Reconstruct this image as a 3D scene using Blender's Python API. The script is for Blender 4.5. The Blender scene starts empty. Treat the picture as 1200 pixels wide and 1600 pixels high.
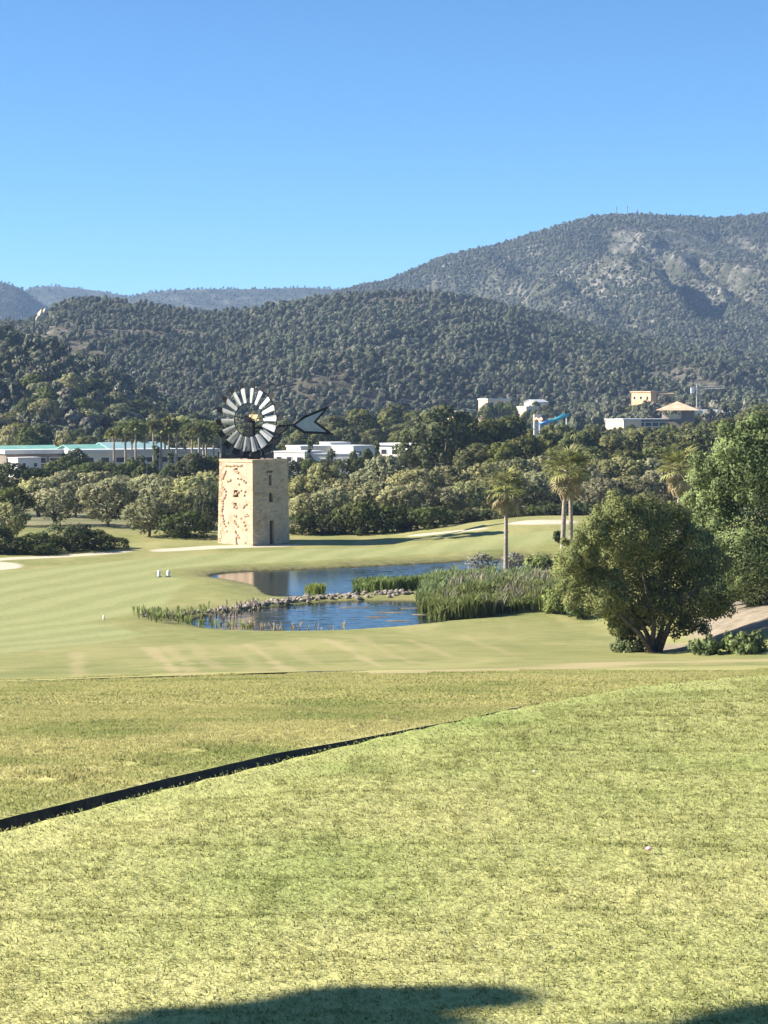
import bpy, math, random
import numpy as np
from mathutils import Vector, Matrix

random.seed(7)
RNG = np.random.default_rng(7)
scene = bpy.context.scene
C = scene.collection
R = math.radians

# ------------------------------------------------------------------ camera
F = 3000.0                      # focal length in photo pixels (1200 x 1600)
HY = 625.0                      # image row of the horizon
CAMZ = 17.0                     # eye height above the ponds
PITCH = math.atan((800 - HY) / F)
cam_d = bpy.data.cameras.new('camera')
cam_d.sensor_fit = 'HORIZONTAL'
cam_d.sensor_width = 36.0
cam_d.lens = F / 1200 * 36.0
cam_d.clip_start = 0.1
cam_d.clip_end = 40000
cam = bpy.data.objects.new('camera', cam_d)
C.objects.link(cam)
cam.location = (0, 0, CAMZ)
cam.rotation_euler = (math.pi / 2 - PITCH, 0, 0)
scene.camera = cam

# ------------------------------------------------------------------ light
SUN_EL, SUN_AZ = R(31), R(-89)              # azimuth from +Y towards +X
TOSUN = Vector((math.cos(SUN_EL) * math.sin(SUN_AZ), math.cos(SUN_EL) * math.cos(SUN_AZ), math.sin(SUN_EL)))
world = bpy.data.worlds.new('World')
scene.world = world
world.use_nodes = True
wn = world.node_tree
wn.nodes.clear()
sky = wn.nodes.new('ShaderNodeTexSky')
sky.sky_type = 'NISHITA'
sky.sun_disc = False
sky.sun_elevation = SUN_EL
sky.sun_rotation = SUN_AZ
sky.altitude = 0
sky.air_density = 0.7
sky.dust_density = 0.0
sky.ozone_density = 10.0
bg = wn.nodes.new('ShaderNodeBackground')
bg.inputs['Strength'].default_value = 0.072
wo = wn.nodes.new('ShaderNodeOutputWorld')
tint = wn.nodes.new('ShaderNodeMix')                # the photograph's sky leans towards cyan
tint.data_type = 'RGBA'; tint.blend_type = 'MULTIPLY'; tint.inputs[0].default_value = 1.0
tint.inputs[7].default_value = (.96, 1.05, .93, 1)
wn.links.new(sky.outputs[0], tint.inputs[6])
wn.links.new(tint.outputs[2], bg.inputs[0])
wn.links.new(bg.outputs[0], wo.inputs[0])
sun_d = bpy.data.lights.new('sun', 'SUN')
sun_d.energy = 5.0
sun_d.angle = R(0.55)
sun_d.color = (1.0, 0.93, 0.82)
sun = bpy.data.objects.new('sun', sun_d)
C.objects.link(sun)
sun.rotation_euler = TOSUN.to_track_quat('Z', 'Y').to_euler()
sun.location = (-60, 20, 60)
scene.view_settings.view_transform = 'Standard'
scene.view_settings.look = 'None'
scene.view_settings.gamma = 1.0
scene.view_settings.use_curve_mapping = False
scene.view_settings.exposure = 1.5
scene.render.engine = 'CYCLES'
scene.cycles.use_denoising = True
scene.cycles.max_bounces = 6
scene.cycles.diffuse_bounces = 3
scene.cycles.transmission_bounces = 3
scene.cycles.volume_bounces = 0

# ------------------------------------------------------------------ numeric helpers
def sm(a, b, x):
    t = np.clip((np.asarray(x, float) - a) / (b - a), 0, 1)
    return t * t * (3 - 2 * t)

def _hash(i, j, s):
    n = (i * 374761393 + j * 668265263 + s * 1442695041) & 0x7fffffff
    n = ((n ^ (n >> 13)) * 1274126177) & 0x7fffffff
    n = n ^ (n >> 16)
    return (n & 0xffff) / 65535.0

def vnoise(x, y, s=0):
    x = np.asarray(x, float); y = np.asarray(y, float)
    i = np.floor(x).astype(np.int64); j = np.floor(y).astype(np.int64)
    u = x - i; v = y - j
    u = u * u * (3 - 2 * u); v = v * v * (3 - 2 * v)
    a = _hash(i, j, s); b = _hash(i + 1, j, s); c = _hash(i, j + 1, s); d = _hash(i + 1, j + 1, s)
    return (a * (1 - u) + b * u) * (1 - v) + (c * (1 - u) + d * u) * v

def fbm(x, y, s=0, o=4):
    t = 0; a = 0.5; n = 0
    for k in range(o):
        t = t + a * vnoise(np.asarray(x) * 2 ** k, np.asarray(y) * 2 ** k, s + k * 17); n += a; a *= 0.5
    return t / n - 0.5

def at(x, y, d):
    """world point seen at photo pixel (x, y) at depth d metres"""
    xc = (x - 600) / F; yc = (800 - y) / F
    dy = math.cos(PITCH) + yc * math.sin(PITCH); dz = -math.sin(PITCH) + yc * math.cos(PITCH)
    return Vector((xc * d / dy, d, CAMZ + dz * d / dy))

def seg_dist(X, Y, pts, closed=False):
    """distance to a polyline, and which side (left positive) of the nearest segment"""
    X = np.asarray(X, float); Y = np.asarray(Y, float)
    best = np.full(X.shape, 1e18); side = np.zeros(X.shape); par = np.zeros(X.shape)
    n = len(pts) if closed else len(pts) - 1
    for k in range(n):
        ax, ay = pts[k]; bx, by = pts[(k + 1) % len(pts)]
        dx, dy = bx - ax, by - ay; l2 = dx * dx + dy * dy + 1e-12
        t = np.clip(((X - ax) * dx + (Y - ay) * dy) / l2, 0, 1)
        q = (X - ax - t * dx) ** 2 + (Y - ay - t * dy) ** 2
        m = q < best
        best = np.where(m, q, best)
        side = np.where(m, dx * (Y - ay) - dy * (X - ax), side)
        par = np.where(m, k + t, par)
    return np.sqrt(best), np.sign(side), par

def poly_sd(X, Y, pts):
    """signed distance to a closed polygon, negative inside"""
    X = np.asarray(X, float); Y = np.asarray(Y, float)
    d, _, _ = seg_dist(X, Y, pts, True)
    ins = np.zeros(X.shape, bool)
    for k in range(len(pts)):
        ax, ay = pts[k]; bx, by = pts[(k + 1) % len(pts)]
        if abs(by - ay) < 1e-9: continue
        c = ((ay > Y) != (by > Y)) & (X < (bx - ax) * (Y - ay) / (by - ay) + ax)
        ins ^= c
    return np.where(ins, -d, d)

def smooth_poly(pts, n=2):
    for _ in range(n):
        q = []
        for k in range(len(pts)):
            a = pts[k]; b = pts[(k + 1) % len(pts)]
            q.append((a[0] * .75 + b[0] * .25, a[1] * .75 + b[1] * .25))
            q.append((a[0] * .25 + b[0] * .75, a[1] * .25 + b[1] * .75))
        pts = q
    return pts

# ------------------------------------------------------------------ terrain
TEEZ = 15.3
TEE_EDGE = [(-30, -38), (-8, -2.6), (-4.1, 3.7), (-1.53, 7.67), (-1.11, 8.32), (-.60, 9.03), (0, 9.86), (.72, 10.74),
            (1.55, 11.6), (2.43, 12.1), (4, 12.6), (8, 13.1), (60, 14)]
PATH_A = [(-12, -14), (-7.4, -1), (-4.45, 8.1), (-2.66, 14.1), (-2.03, 16.65), (-1.17, 20.65), (.05, 24.6), (1.25, 28.7), (2.15, 32.2)]
PATH_B = [(-10.5, 57.8), (-7.6, 60.0), (-5.6, 61.6), (-3.8, 63.2), (-2.6, 64.2)]
BT = np.array([(-60, 14.5), (6, 14.6), (14, 14.0), (20, 13.25), (30, 12.1), (45, 10.3), (60, 8.4), (80, 5.75), (100, 3.5),
               (120, 1.75), (132, .8), (142, .4), (160, .35), (185, .38), (200, .48), (216, .6), (240, .9), (300, .5),
               (400, 0), (600, 1), (900, 6), (1500, 12), (9000, 20)])
def zpond(px):
    return [((x - 600) / F * d, d) for x, y in px for d in [CAMZ * F / (y - HY)]]
POND_NEAR = smooth_poly(zpond([(282, 976), (312, 966), (352, 958), (420, 950), (500, 943), (560, 940), (650, 940), (720, 945), (775, 955),
                   (770, 964), (690, 975), (600, 984), (500, 989), (400, 989), (330, 986)]))
POND_FAR = smooth_poly(zpond([(318, 902), (350, 896), (400, 893), (455, 891.5), (600, 885), (740, 877), (860, 871), (900, 874), (890, 886), (855, 893),
                  (760, 902), (690, 912), (640, 926), (560, 929), (500, 932), (440, 936), (412, 931), (402, 917), (362, 908)]))

def G0(X, Y):
    X = np.asarray(X, float); Y = np.asarray(Y, float)
    B = np.interp(Y, BT[:, 0], BT[:, 1])
    # soften the table's corners
    B = (B + np.interp(Y - 3, BT[:, 0], BT[:, 1]) + np.interp(Y + 3, BT[:, 0], BT[:, 1])) / 3
    B = B + 0.25 * fbm(X / 14, Y / 14, 3) * sm(12, 40, Y) * (1 - sm(500, 900, Y))
    B = B + .0035 * np.clip(X, -30, 60) * sm(25, 60, Y) * (1 - sm(90, 120, Y)) * 4
    # mound with the far green, on the right behind the ponds
    B = B + 2.45 * sm(-4, 20, X) * (1 - .5 * sm(60, 100, X)) * np.exp(-((Y - 227) / 14.) ** 2)
    # terrace on the right
    B = B + 2.3 * sm(15.0, 25, X) * sm(96, 105, Y) * (1 - sm(160, 200, Y))
    # rise that carries the villas
    B = B + 6 * sm(60, 140, X) * sm(500, 800, Y) * (1 - sm(1200, 1600, Y))
    return B

def G(X, Y, cut_path=True):
    X = np.asarray(X, float); Y = np.asarray(Y, float)
    B = G0(X, Y)
    # ponds
    s = np.minimum(poly_sd(X, Y, POND_NEAR), poly_sd(X, Y, POND_FAR))
    shore = np.where(s > 0, .10 + .09 * s, -.12 + .3 * np.maximum(s, -4))
    w = sm(.0, 7, s)
    z = np.where(s > 7, B, shore * (1 - w) + B * w)
    # sunken cart path beyond the tee and its shaded far bank
    for P, wd, dep in ((PATH_A, 2.3, .15), (PATH_B, 1.8, .13)) if cut_path else ():
        d, sd, par = seg_dist(X, Y, P)
        ends = sm(0, .8, par) * (1 - sm(len(P) - 1.8, len(P) - 1.02, par)) if P is PATH_B else 1 - sm(len(P) - 2.2, len(P) - 1.02, par)
        q = d * sd                                    # left of the line = far side
        ins = 1 - sm(.12, .42, q)
        cut = ins * (1 - sm(wd, wd + 1.2, -q)) * dep * ends
        z = z - cut
    # the tee itself
    d, sd, _ = seg_dist(X, Y, TEE_EDGE)
    out = d * np.where(sd > 0, 1, -1)                 # left of the edge = outside
    tee = TEEZ + .05 * fbm(X / 3, Y / 3, 9) - .035 * sm(-.9, 0, out)
    tee_out = TEEZ - .035 - .62 * np.maximum(out, 0)
    z = np.where(out <= 0, tee, np.maximum(z, tee_out))
    return z

def gz(X, Y):
    return float(G(np.array([X]), np.array([Y]))[0])

_DS = np.concatenate([np.arange(3, 80, .1), np.arange(80, 400, .4), np.arange(400, 1500, 2)])
def on_ground(x, y, dmin=3):
    p = at(x, y, 1.0)
    dx, dz = p.x, p.z - CAMZ
    ds = _DS[_DS >= dmin]
    zz = CAMZ + dz * ds
    below = zz < G(dx * ds, ds)
    k = int(np.argmax(below)) if below.any() else len(ds) - 1
    d = ds[k]
    return Vector((dx * d, d, gz(dx * d, d)))

def world_poly(px, dmin=3, n=1):
    q = []
    for x, y in px:
        p = on_ground(x, y, dmin); q.append((p.x, p.y))
    return smooth_poly(q, n)

# ------------------------------------------------------------------ mesh helpers
def mesh_np(name, V, faces, attrs=None, smooth=False):
    """V (N,3); faces: (M,k) array of equal-size polygons, or list of such arrays"""
    if not isinstance(faces, (list, tuple)): faces = [faces]
    faces = [np.asarray(f, np.int32) for f in faces if len(f)]
    me = bpy.data.meshes.new(name)
    V = np.asarray(V, np.float32)
    me.vertices.add(len(V)); me.vertices.foreach_set('co', V.ravel())
    nl = sum(f.size for f in faces); npoly = sum(len(f) for f in faces)
    me.loops.add(nl); me.polygons.add(npoly)
    me.loops.foreach_set('vertex_index', np.concatenate([f.ravel() for f in faces]))
    st = []; o = 0
    for f in faces:
        st.append(np.arange(len(f), dtype=np.int32) * f.shape[1] + o); o += f.size
    me.polygons.foreach_set('loop_start', np.concatenate(st))
    if smooth: me.polygons.foreach_set('use_smooth', np.ones(npoly, bool))
    me.update(calc_edges=True)
    for nm, (typ, dom, dat) in (attrs or {}).items():
        a = me.attributes.new(nm, typ, dom)
        key = {'FLOAT': 'value', 'INT': 'value', 'FLOAT_VECTOR': 'vector', 'FLOAT_COLOR': 'color'}[typ]
        a.data.foreach_set(key, np.asarray(dat, np.int32 if typ == 'INT' else np.float32).ravel())
    return me

def link(name, me, parent=None, mats=None, **props):
    o = bpy.data.objects.new(name, me)
    C.objects.link(o)
    if parent is not None: o.parent = parent
    if mats is not None and me is not None and not me.materials:
        for m in (mats if isinstance(mats, (list, tuple)) else [mats]): me.materials.append(m)
    for k, v in props.items(): o[k] = v
    return o

def thing(name, label, cat, loc=(0, 0, 0), rz=0, group=None):
    o = bpy.data.objects.new(name, None)
    o.empty_display_size = .3
    C.objects.link(o)
    o.location = loc; o.rotation_euler = (0, 0, rz)
    o['label'] = label; o['category'] = cat
    if group: o['group'] = group
    return o

class MB:
    """collects polygons for one mesh"""
    def __init__(s): s.v = []; s.f = []
    def add(s, vs, fs):
        b = len(s.v); s.v += [tuple(v) for v in vs]; s.f += [tuple(i + b for i in f) for f in fs]; return s
    def box(s, c, e, M=None, taper=1.0):
        x, y, z = e[0] / 2, e[1] / 2, e[2] / 2
        vs = [Vector((i * x * (taper if k > 0 else 1), j * y * (taper if k > 0 else 1), k * z)) for k in (-1, 1) for i, j in ((-1, -1), (1, -1), (1, 1), (-1, 1))]
        c = Vector(c)
        vs = [(M @ v if M else v) + c for v in vs]
        return s.add(vs, [(3, 2, 1, 0), (4, 5, 6, 7), (0, 1, 5, 4), (1, 2, 6, 5), (2, 3, 7, 6), (3, 0, 4, 7)])
    def tube(s, pts, rad, n=6, caps=True):
        pts = [Vector(p) for p in pts]
        if not isinstance(rad, (list, tuple)): rad = [rad] * len(pts)
        b = len(s.v); up = Vector((.13, .21, .97))
        for k, p in enumerate(pts):
            t = (pts[min(k + 1, len(pts) - 1)] - pts[max(k - 1, 0)]).normalized()
            a = t.cross(up)
            if a.length < .1: a = t.cross(Vector((1, 0, 0)))
            a.normalize(); c = t.cross(a)
            for i in range(n):
                q = 2 * math.pi * i / n
                s.v.append(tuple(p + (a * math.cos(q) + c * math.sin(q)) * rad[k]))
        for k in range(len(pts) - 1):
            for i in range(n):
                j = (i + 1) % n
                s.f.append((b + k * n + i, b + k * n + j, b + (k + 1) * n + j, b + (k + 1) * n + i))
        if caps:
            s.f.append(tuple(b + i for i in reversed(range(n))))
            s.f.append(tuple(b + (len(pts) - 1) * n + i for i in range(n)))
        return s
    def prism(s, outline, z0, z1):
        n = len(outline)
        vs = [(x, y, z0) for x, y in outline] + [(x, y, z1) for x, y in outline]
        return s.add(vs, [tuple(reversed(range(n))), tuple(range(n, 2 * n))] + [(i, (i + 1) % n, n + (i + 1) % n, n + i) for i in range(n)])
    def mesh(s, name, smooth=False):
        me = bpy.data.meshes.new(name); me.from_pydata(s.v, [], s.f); me.update()
        if smooth: me.polygons.foreach_set('use_smooth', [True] * len(me.polygons))
        return me
    def build(s, name, mat, parent=None, smooth=False, **props):
        return link(name, s.mesh(name, smooth), parent, mat, **props)

# ------------------------------------------------------------------ materials
def new_mat(name):
    m = bpy.data.materials.new(name); m.use_nodes = True
    nt = m.node_tree; nt.nodes.clear()
    return m, nt

class NT:
    def __init__(s, nt): s.nt = nt
    def n(s, typ, ins=None, **kw):
        nd = s.nt.nodes.new(typ)
        for k, v in kw.items(): setattr(nd, k, v)
        for k, v in (ins or {}).items():
            if isinstance(v, bpy.types.NodeSocket): s.nt.links.new(v, nd.inputs[k])
            else: nd.inputs[k].default_value = v
        return nd
    def pos(s): return s.n('ShaderNodeNewGeometry').outputs['Position']
    def obj(s): return s.n('ShaderNodeTexCoord').outputs['Object']
    def noise(s, vec, scale, detail=4, rough=.55, dist=0):
        return s.n('ShaderNodeTexNoise', {'Vector': vec, 'Scale': scale, 'Detail': detail, 'Roughness': rough, 'Distortion': dist}).outputs['Fac']
    def ramp(s, fac, stops):
        r = s.n('ShaderNodeValToRGB', {'Fac': fac}); e = r.color_ramp.elements
        while len(e) < len(stops): e.new(.5)
        for k, (p, c) in enumerate(stops): e[k].position = p; e[k].color = (*c, 1) if len(c) == 3 else c
        return r.outputs['Color']
    def mix(s, fac, a, b, mode='MIX'):
        m = s.n('ShaderNodeMix', data_type='RGBA', blend_type=mode)
        for key, v in ((0, fac), (6, a), (7, b)):
            if isinstance(v, bpy.types.NodeSocket): s.nt.links.new(v, m.inputs[key])
            else: m.inputs[key].default_value = v if key == 0 else ((*v, 1) if len(v) == 3 else v)
        return m.outputs[2]
    def math(s, op, a, b=0.0, c=0.0):
        return s.n('ShaderNodeMath', {0: a, 1: b, 2: c}, operation=op).outputs[0]
    def mapr(s, v, a, b, c=0.0, d=1.0):
        return s.n('ShaderNodeMapRange', {0: v, 1: a, 2: b, 3: c, 4: d}).outputs[0]
    def attr(s, name, out='Fac'): return s.n('ShaderNodeAttribute', attribute_name=name).outputs[out]
    def sep(s, v): return s.n('ShaderNodeSeparateXYZ', {0: v}).outputs
    def scalev(s, v, k): return s.n('ShaderNodeVectorMath', {0: v, 1: k}, operation='MULTIPLY').outputs[0]
    def bump(s, h, strength, dist): return s.n('ShaderNodeBump', {'Height': h, 'Strength': strength, 'Distance': dist}).outputs['Normal']
    def princ(s, **k):
        ins = {}
        for a, v in k.items():
            ins[{'color': 'Base Color', 'rough': 'Roughness', 'metal': 'Metallic', 'normal': 'Normal', 'spec': 'Specular IOR Level', 'ior': 'IOR'}[a]] = v if not (isinstance(v, tuple) and len(v) == 3) else (*v, 1)
        return s.n('ShaderNodeBsdfPrincipled', ins).outputs[0]
    def out(s, sh, vol=None):
        o = s.n('ShaderNodeOutputMaterial')
        if sh is not None: s.nt.links.new(sh, o.inputs[0])
        if vol is not None: s.nt.links.new(vol, o.inputs[1])

def simple_mat(name, c1, c2, scale=3, rough=.8, metal=0.0, bump=.15, bscale=None, coord='obj', bd=.03, lo=.35, hi=.65, spec=.4):
    m, nt = new_mat(name); t = NT(nt)
    v = t.obj() if coord == 'obj' else t.pos()
    f = t.noise(v, scale, 6, .6)
    col = t.ramp(f, [(lo, c1), (hi, c2)])
    nrm = t.bump(t.noise(v, bscale or scale * 4, 5, .6), bump, bd)
    t.out(t.princ(color=col, rough=rough, metal=metal, normal=nrm, spec=spec))
    return m

def leaf_mat(name, dark, light, trans=.3, vary=.25, clump=.72):
    """matt leaf with some light coming through; varies by leaf (tone) and by plant (random)"""
    m, nt = new_mat(name); t = NT(nt)
    tone = t.attr('tone')
    col = t.ramp(tone, [(0, dark), (1, light)])
    rnd = t.n('ShaderNodeObjectInfo').outputs['Random']
    hs = t.n('ShaderNodeHueSaturation', {'Hue': t.mapr(rnd, 0, 1, .5 - .018, .5 + .014), 'Saturation': t.mapr(t.math('FRACT', t.math('MULTIPLY', rnd, 7.3)), 0, 1, .8, 1.1),
                                         'Value': t.mapr(t.math('FRACT', t.math('MULTIPLY', rnd, 13.7)), 0, 1, 1 - vary, 1 + vary), 'Color': col}).outputs[0]
    gn = t.n('ShaderNodeNewGeometry').outputs['Normal']
    if clump:
        cn = t.n('ShaderNodeVectorTransform', {0: t.attr('cn', 'Vector')}, vector_type='NORMAL', convert_from='OBJECT', convert_to='WORLD').outputs[0]
        gn = t.n('ShaderNodeVectorMath', {0: t.n('ShaderNodeVectorMath', {0: t.scalev(cn, (clump,) * 3), 1: t.scalev(gn, (1 - clump,) * 3)}, operation='ADD').outputs[0]}, operation='NORMALIZE').outputs[0]
    d = t.princ(color=hs, rough=.65, spec=.18, normal=gn)
    tr = t.n('ShaderNodeBsdfTranslucent', {'Color': hs}).outputs[0]
    t.out(t.n('ShaderNodeMixShader', {0: trans, 1: d, 2: tr}).outputs[0])
    return m

M = {}
M['bark'] = simple_mat('bark', (.06, .045, .032), (.17, .13, .10), 6, .9, bump=.6, bd=.05)
M['palm_bark'] = simple_mat('palm_bark', (.20, .16, .12), (.36, .30, .24), 4, .9, bump=.5, bd=.04)
M['olive_leaf'] = leaf_mat('olive_leaf', (.14, .145, .06), (.37, .36, .165))
M['oak_leaf'] = leaf_mat('oak_leaf', (.03, .042, .012), (.11, .13, .036))
M['pine_leaf'] = leaf_mat('pine_leaf', (.05, .062, .018), (.18, .19, .058))
M['mastic_leaf'] = leaf_mat('mastic_leaf', (.12, .155, .048), (.33, .37, .14), .36)
M['big_leaf'] = leaf_mat('big_leaf', (.07, .10, .027), (.23, .275, .088), .34)
M['wood_leaf'] = leaf_mat('wood_leaf', (.044, .057, .034), (.15, .163, .095), .15, .42)
M['scrub_leaf'] = leaf_mat('scrub_leaf', (.066, .066, .048), (.18, .172, .125), .12, .38)
M['palm_leaf'] = leaf_mat('palm_leaf', (.08, .10, .024), (.34, .34, .11), .3, clump=0)
M['dead_frond'] = leaf_mat('dead_frond', (.20, .15, .06), (.52, .43, .20), .2, clump=0)
M['reed'] = leaf_mat('reed', (.10, .145, .032), (.29, .34, .105), .4, clump=0)
M['dry_reed'] = leaf_mat('dry_reed', (.20, .17, .10), (.42, .37, .24), .25, clump=0)
M['dry_shrub'] = leaf_mat('dry_shrub', (.16, .16, .13), (.36, .35, .29), .2)

# ------------------------------------------------------------------ ground masks and sheet
FAIRWAY = world_poly([(-330, 1050), (0, 1024), (110, 1011), (190, 999), (226, 993), (200, 983), (133, 969), (200, 963), (258, 945), (272, 930),
                      (294, 911), (285, 905), (262, 900), (228, 896), (280, 888), (340, 884), (500, 876), (640, 867), (760, 859), (860, 850), (1000, 846), (1000, 826),
                      (870, 829), (780, 837), (700, 846), (500, 858), (340, 864), (200, 875), (0, 893), (-330, 915)], 60)
SANDS = [world_poly(p, 100) for p in (
    [(-120, 884), (-40, 877), (20, 879), (38, 885), (20, 890), (-60, 894)],
    [(-200, 884), (0, 872), (110, 867), (205, 860), (205, 863), (110, 870.5), (0, 876), (-200, 888)],
    [(235, 859), (300, 855), (345, 852), (470, 850), (470, 853), (345, 857), (300, 860), (240, 863)],
    [(640, 836), (700, 831), (760, 825), (760, 827.5), (700, 834), (640, 839)],
    [(790, 816), (835, 813), (900, 813), (900, 820), (835, 820), (795, 820)])]
DIRT = [world_poly(p, 80) for p in (
    [(1075, 1006), (1260, 1003), (1260, 926), (1150, 930), (1105, 942), (1085, 970)],
    [(1000, 1008), (1060, 1005), (1120, 1010), (1060, 1016), (1010, 1016)],
    [(835, 918), (880, 912), (940, 912), (940, 922), (870, 922)])]
STREAKS = [[on_ground(x, y, 40).xy[:] for x, y in s] for s in (
    [(232, 1012), (262, 1035), (296, 1060)], [(262, 1010), (290, 1035), (318, 1060)], [(384, 1006), (420, 1028), (452, 1048)], [(505, 998), (548, 1016), (600, 1042)],
    [(360, 1008), (392, 1032), (420, 1052)], [(120, 1020), (124, 1060)], [(640, 1000), (720, 1030)], [(440, 1002), (500, 1040)], [(300, 1006), (345, 1046)], [(560, 996), (650, 1036)], [(720, 992), (800, 1022)])]

SX, DX = [], None
tcols = np.concatenate([np.linspace(-1.5, -.5, 12)[:-1], np.linspace(-.5, -.24, 20)[:-1], np.linspace(-.24, .24, 330), np.linspace(.24, .5, 20)[1:], np.linspace(.5, 1.5, 12)[1:]])
rows = np.concatenate([np.arange(-40, 2, 1.5), np.arange(2, 4, .25), np.arange(4, 32, .11), np.arange(32, 68, .3), np.arange(68, 235, .5), np.arange(235, 330, 2.5),
                       np.geomspace(330, 8600, 60)])
YY, TT = np.meshgrid(rows, tcols, indexing='ij')
XX = TT * np.minimum(np.maximum(YY + 30, 26), 2500)
ZZ = G(XX, YY)
nr, nc = XX.shape
def edge_noise(X, Y): return fbm(X / 2.2, Y / 2.2, 41, 3)
zone = np.zeros((nr, nc, 4), np.float32)
m = (YY > 40) & (YY < 330)
x_, y_ = XX[m], YY[m]
zone[m, 0] = 1 - sm(-.5, .5, poly_sd(x_, y_, FAIRWAY) + .5 * edge_noise(x_, y_))
s = np.full(x_.shape, 99.)
for p in SANDS: s = np.minimum(s, poly_sd(x_, y_, p))
zone[m, 2] = 1 - sm(-.35, .35, s + .5 * edge_noise(x_, y_))
s = np.full(x_.shape, 99.)
for p in DIRT: s = np.minimum(s, poly_sd(x_, y_, p))
zone[m, 3] = 1 - sm(-.8, .8, s + 1.4 * edge_noise(x_, y_))
# dry ground: the crest line, streaks left by the mowers
band = on_ground(430, 1058, 30), on_ground(700, 1049, 30), on_ground(960, 1036, 30), on_ground(1250, 1030, 30)
d1, _, _ = seg_dist(XX, YY, [(p.x, p.y) for p in band] + [(band[-1].x + 30, band[-1].y + 3)])
dry = (1 - sm(.6, 3.6, d1 + 3 * edge_noise(XX / 2, YY / 2))) * .95
for k, sl in enumerate(STREAKS):
    d2, _, _ = seg_dist(XX, YY, sl)
    dry = np.maximum(dry, (1 - sm(.1, .5, d2 + .9 * edge_noise(XX * 1.5, YY * .4))) * (.8, .55, .75, .75, .35, .5, .45, .35, .4, .4, .35)[k])
zone[..., 1] = dry
marg = np.zeros((nr, nc), np.float32)
sd_ = np.minimum(poly_sd(x_, y_, POND_NEAR), poly_sd(x_, y_, POND_FAR))
marg[m] = (1 - sm(.5, 3.2, sd_ + 2.4 * edge_noise(x_ / 1.5, y_ / 1.5))) * (.35 + .65 * sm(170, 180, y_))
soil_shade = np.zeros((nr, nc), np.float32)
for P_, w_ in ((PATH_A, 2.3), (PATH_B, 1.8)):
    d3, s3, _ = seg_dist(XX, YY, P_)
    q3 = d3 * s3
    soil_shade = np.maximum(soil_shade, (q3 < .3) & (q3 > -w_ - .3))
idx = np.arange(nr * nc).reshape(nr, nc)
quads = np.stack([idx[:-1, :-1], idx[:-1, 1:], idx[1:, 1:], idx[1:, :-1]], -1).reshape(-1, 4)
gme = mesh_np('ground', np.stack([XX, YY, ZZ], -1).reshape(-1, 3), quads, {'zone': ('FLOAT_COLOR', 'POINT', zone.reshape(-1, 4)), 'soil_shade': ('FLOAT', 'POINT', soil_shade.ravel()), 'margin': ('FLOAT', 'POINT', marg.ravel())}, True)

def grass_colour(t, P, kind):
    """turf colour from the world position; kind: tee, rough, far"""
    big = t.noise(P, .22, 4, .6); mid = t.noise(P, 1.1, 5, .65)
    flat = t.scalev(P, (.35, 1.6, 1)); lines = t.noise(flat, .9, 4, .6)
    if kind == 'tee':
        a = t.ramp(mid, [(.3, (.195, .235, .065)), (.7, (.42, .41, .155))])
        b = t.ramp(lines, [(.3, (.19, .24, .06)), (.68, (.37, .38, .135))])
        c = t.mix(.5, a, b)
        c = t.mix(t.mapr(t.noise(P, .55, 4, .6), .5, .68, 0, .7), c, (.17, .235, .055))
        return t.mix(t.mapr(big, .40, .62, 0, .75), c, (.47, .43, .18))
    if kind == 'rough':
        a = t.ramp(mid, [(.3, (.32, .32, .10)), (.5, (.47, .43, .16)), (.72, (.57, .505, .225))])
        a = t.mix(t.mapr(t.noise(t.scalev(P, (.5, 1, 1)), .13, 4, .65), .46, .6, 0, .8), a, (.54, .475, .20))
        return t.mix(t.mapr(big, .5, .64, 0, .8), a, (.23, .27, .068))
    if kind == 'far':
        a = t.ramp(t.noise(t.scalev(P, (.5, 1, 1)), 1.8, 6, .7), [(.3, (.14, .16, .045)), (.7, (.28, .265, .10))])
        a = t.mix(t.mapr(t.noise(t.scalev(P, (.55, 1, 1)), .3, 5, .65), .5, .66, 0, .65), a, (.125, .155, .042))
        a = t.mix(t.mapr(t.noise(t.scalev(P, (1, .35, 1)), .16, 4, .6), .5, .64, 0, .6), a, (.36, .32, .135))
        return t.mix(t.mapr(t.noise(P, .06, 4, .6), .42, .62, 0, .45), a, (.30, .27, .11))

m_, nt = new_mat('ground'); t = NT(nt)
P = t.pos(); sx, sy, sz = t.sep(P)
zc = t.n('ShaderNodeSeparateColor', {0: t.attr('zone', 'Color')}).outputs
za = t.attr('zone', 'Alpha')
tee = grass_colour(t, P, 'tee'); rough = grass_colour(t, P, 'rough'); far = grass_colour(t, P, 'far')
teem = t.mapr(sz, 15.05, 15.2)
c = t.mix(t.mapr(sy, 45, 75), rough, far)
c = t.mix(teem, c, tee)
# fairway with mowing stripes
ang = math.atan2(10, 26)
wob = t.math('MULTIPLY', t.noise(P, .03, 3), 9.0)
q = t.math('ADD', t.math('SUBTRACT', t.math('MULTIPLY', sx, math.cos(ang)), t.math('MULTIPLY', sy, math.sin(ang))), wob)
stripe = t.mapr(t.math('SINE', t.math('MULTIPLY', q, 2 * math.pi / 4.4)), -.6, .6)
fwv = t.noise(P, .35, 5, .6)
fwc = t.mix(t.math('MULTIPLY', stripe, .55), t.mix(fwv, (.195, .215, .075), (.265, .27, .105)), (.335, .33, .145))
fwc = t.mix(.35, fwc, t.ramp(t.noise(P, 2.6, 6, .7), [(.3, (.14, .165, .05)), (.7, (.40, .385, .175))]))
c = t.mix(zc[0], c, fwc)
c = t.mix(zc[1], c, t.mix(t.noise(P, .8, 4), (.31, .25, .115), (.42, .35, .185)))
c = t.mix(za, c, t.ramp(t.noise(P, .9, 6, .65), [(.35, (.18, .145, .10)), (.65, (.33, .275, .20))]))
c = t.mix(zc[2], c, t.mix(t.noise(P, 1.5, 4), (.46, .385, .28), (.58, .50, .38)))
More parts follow.
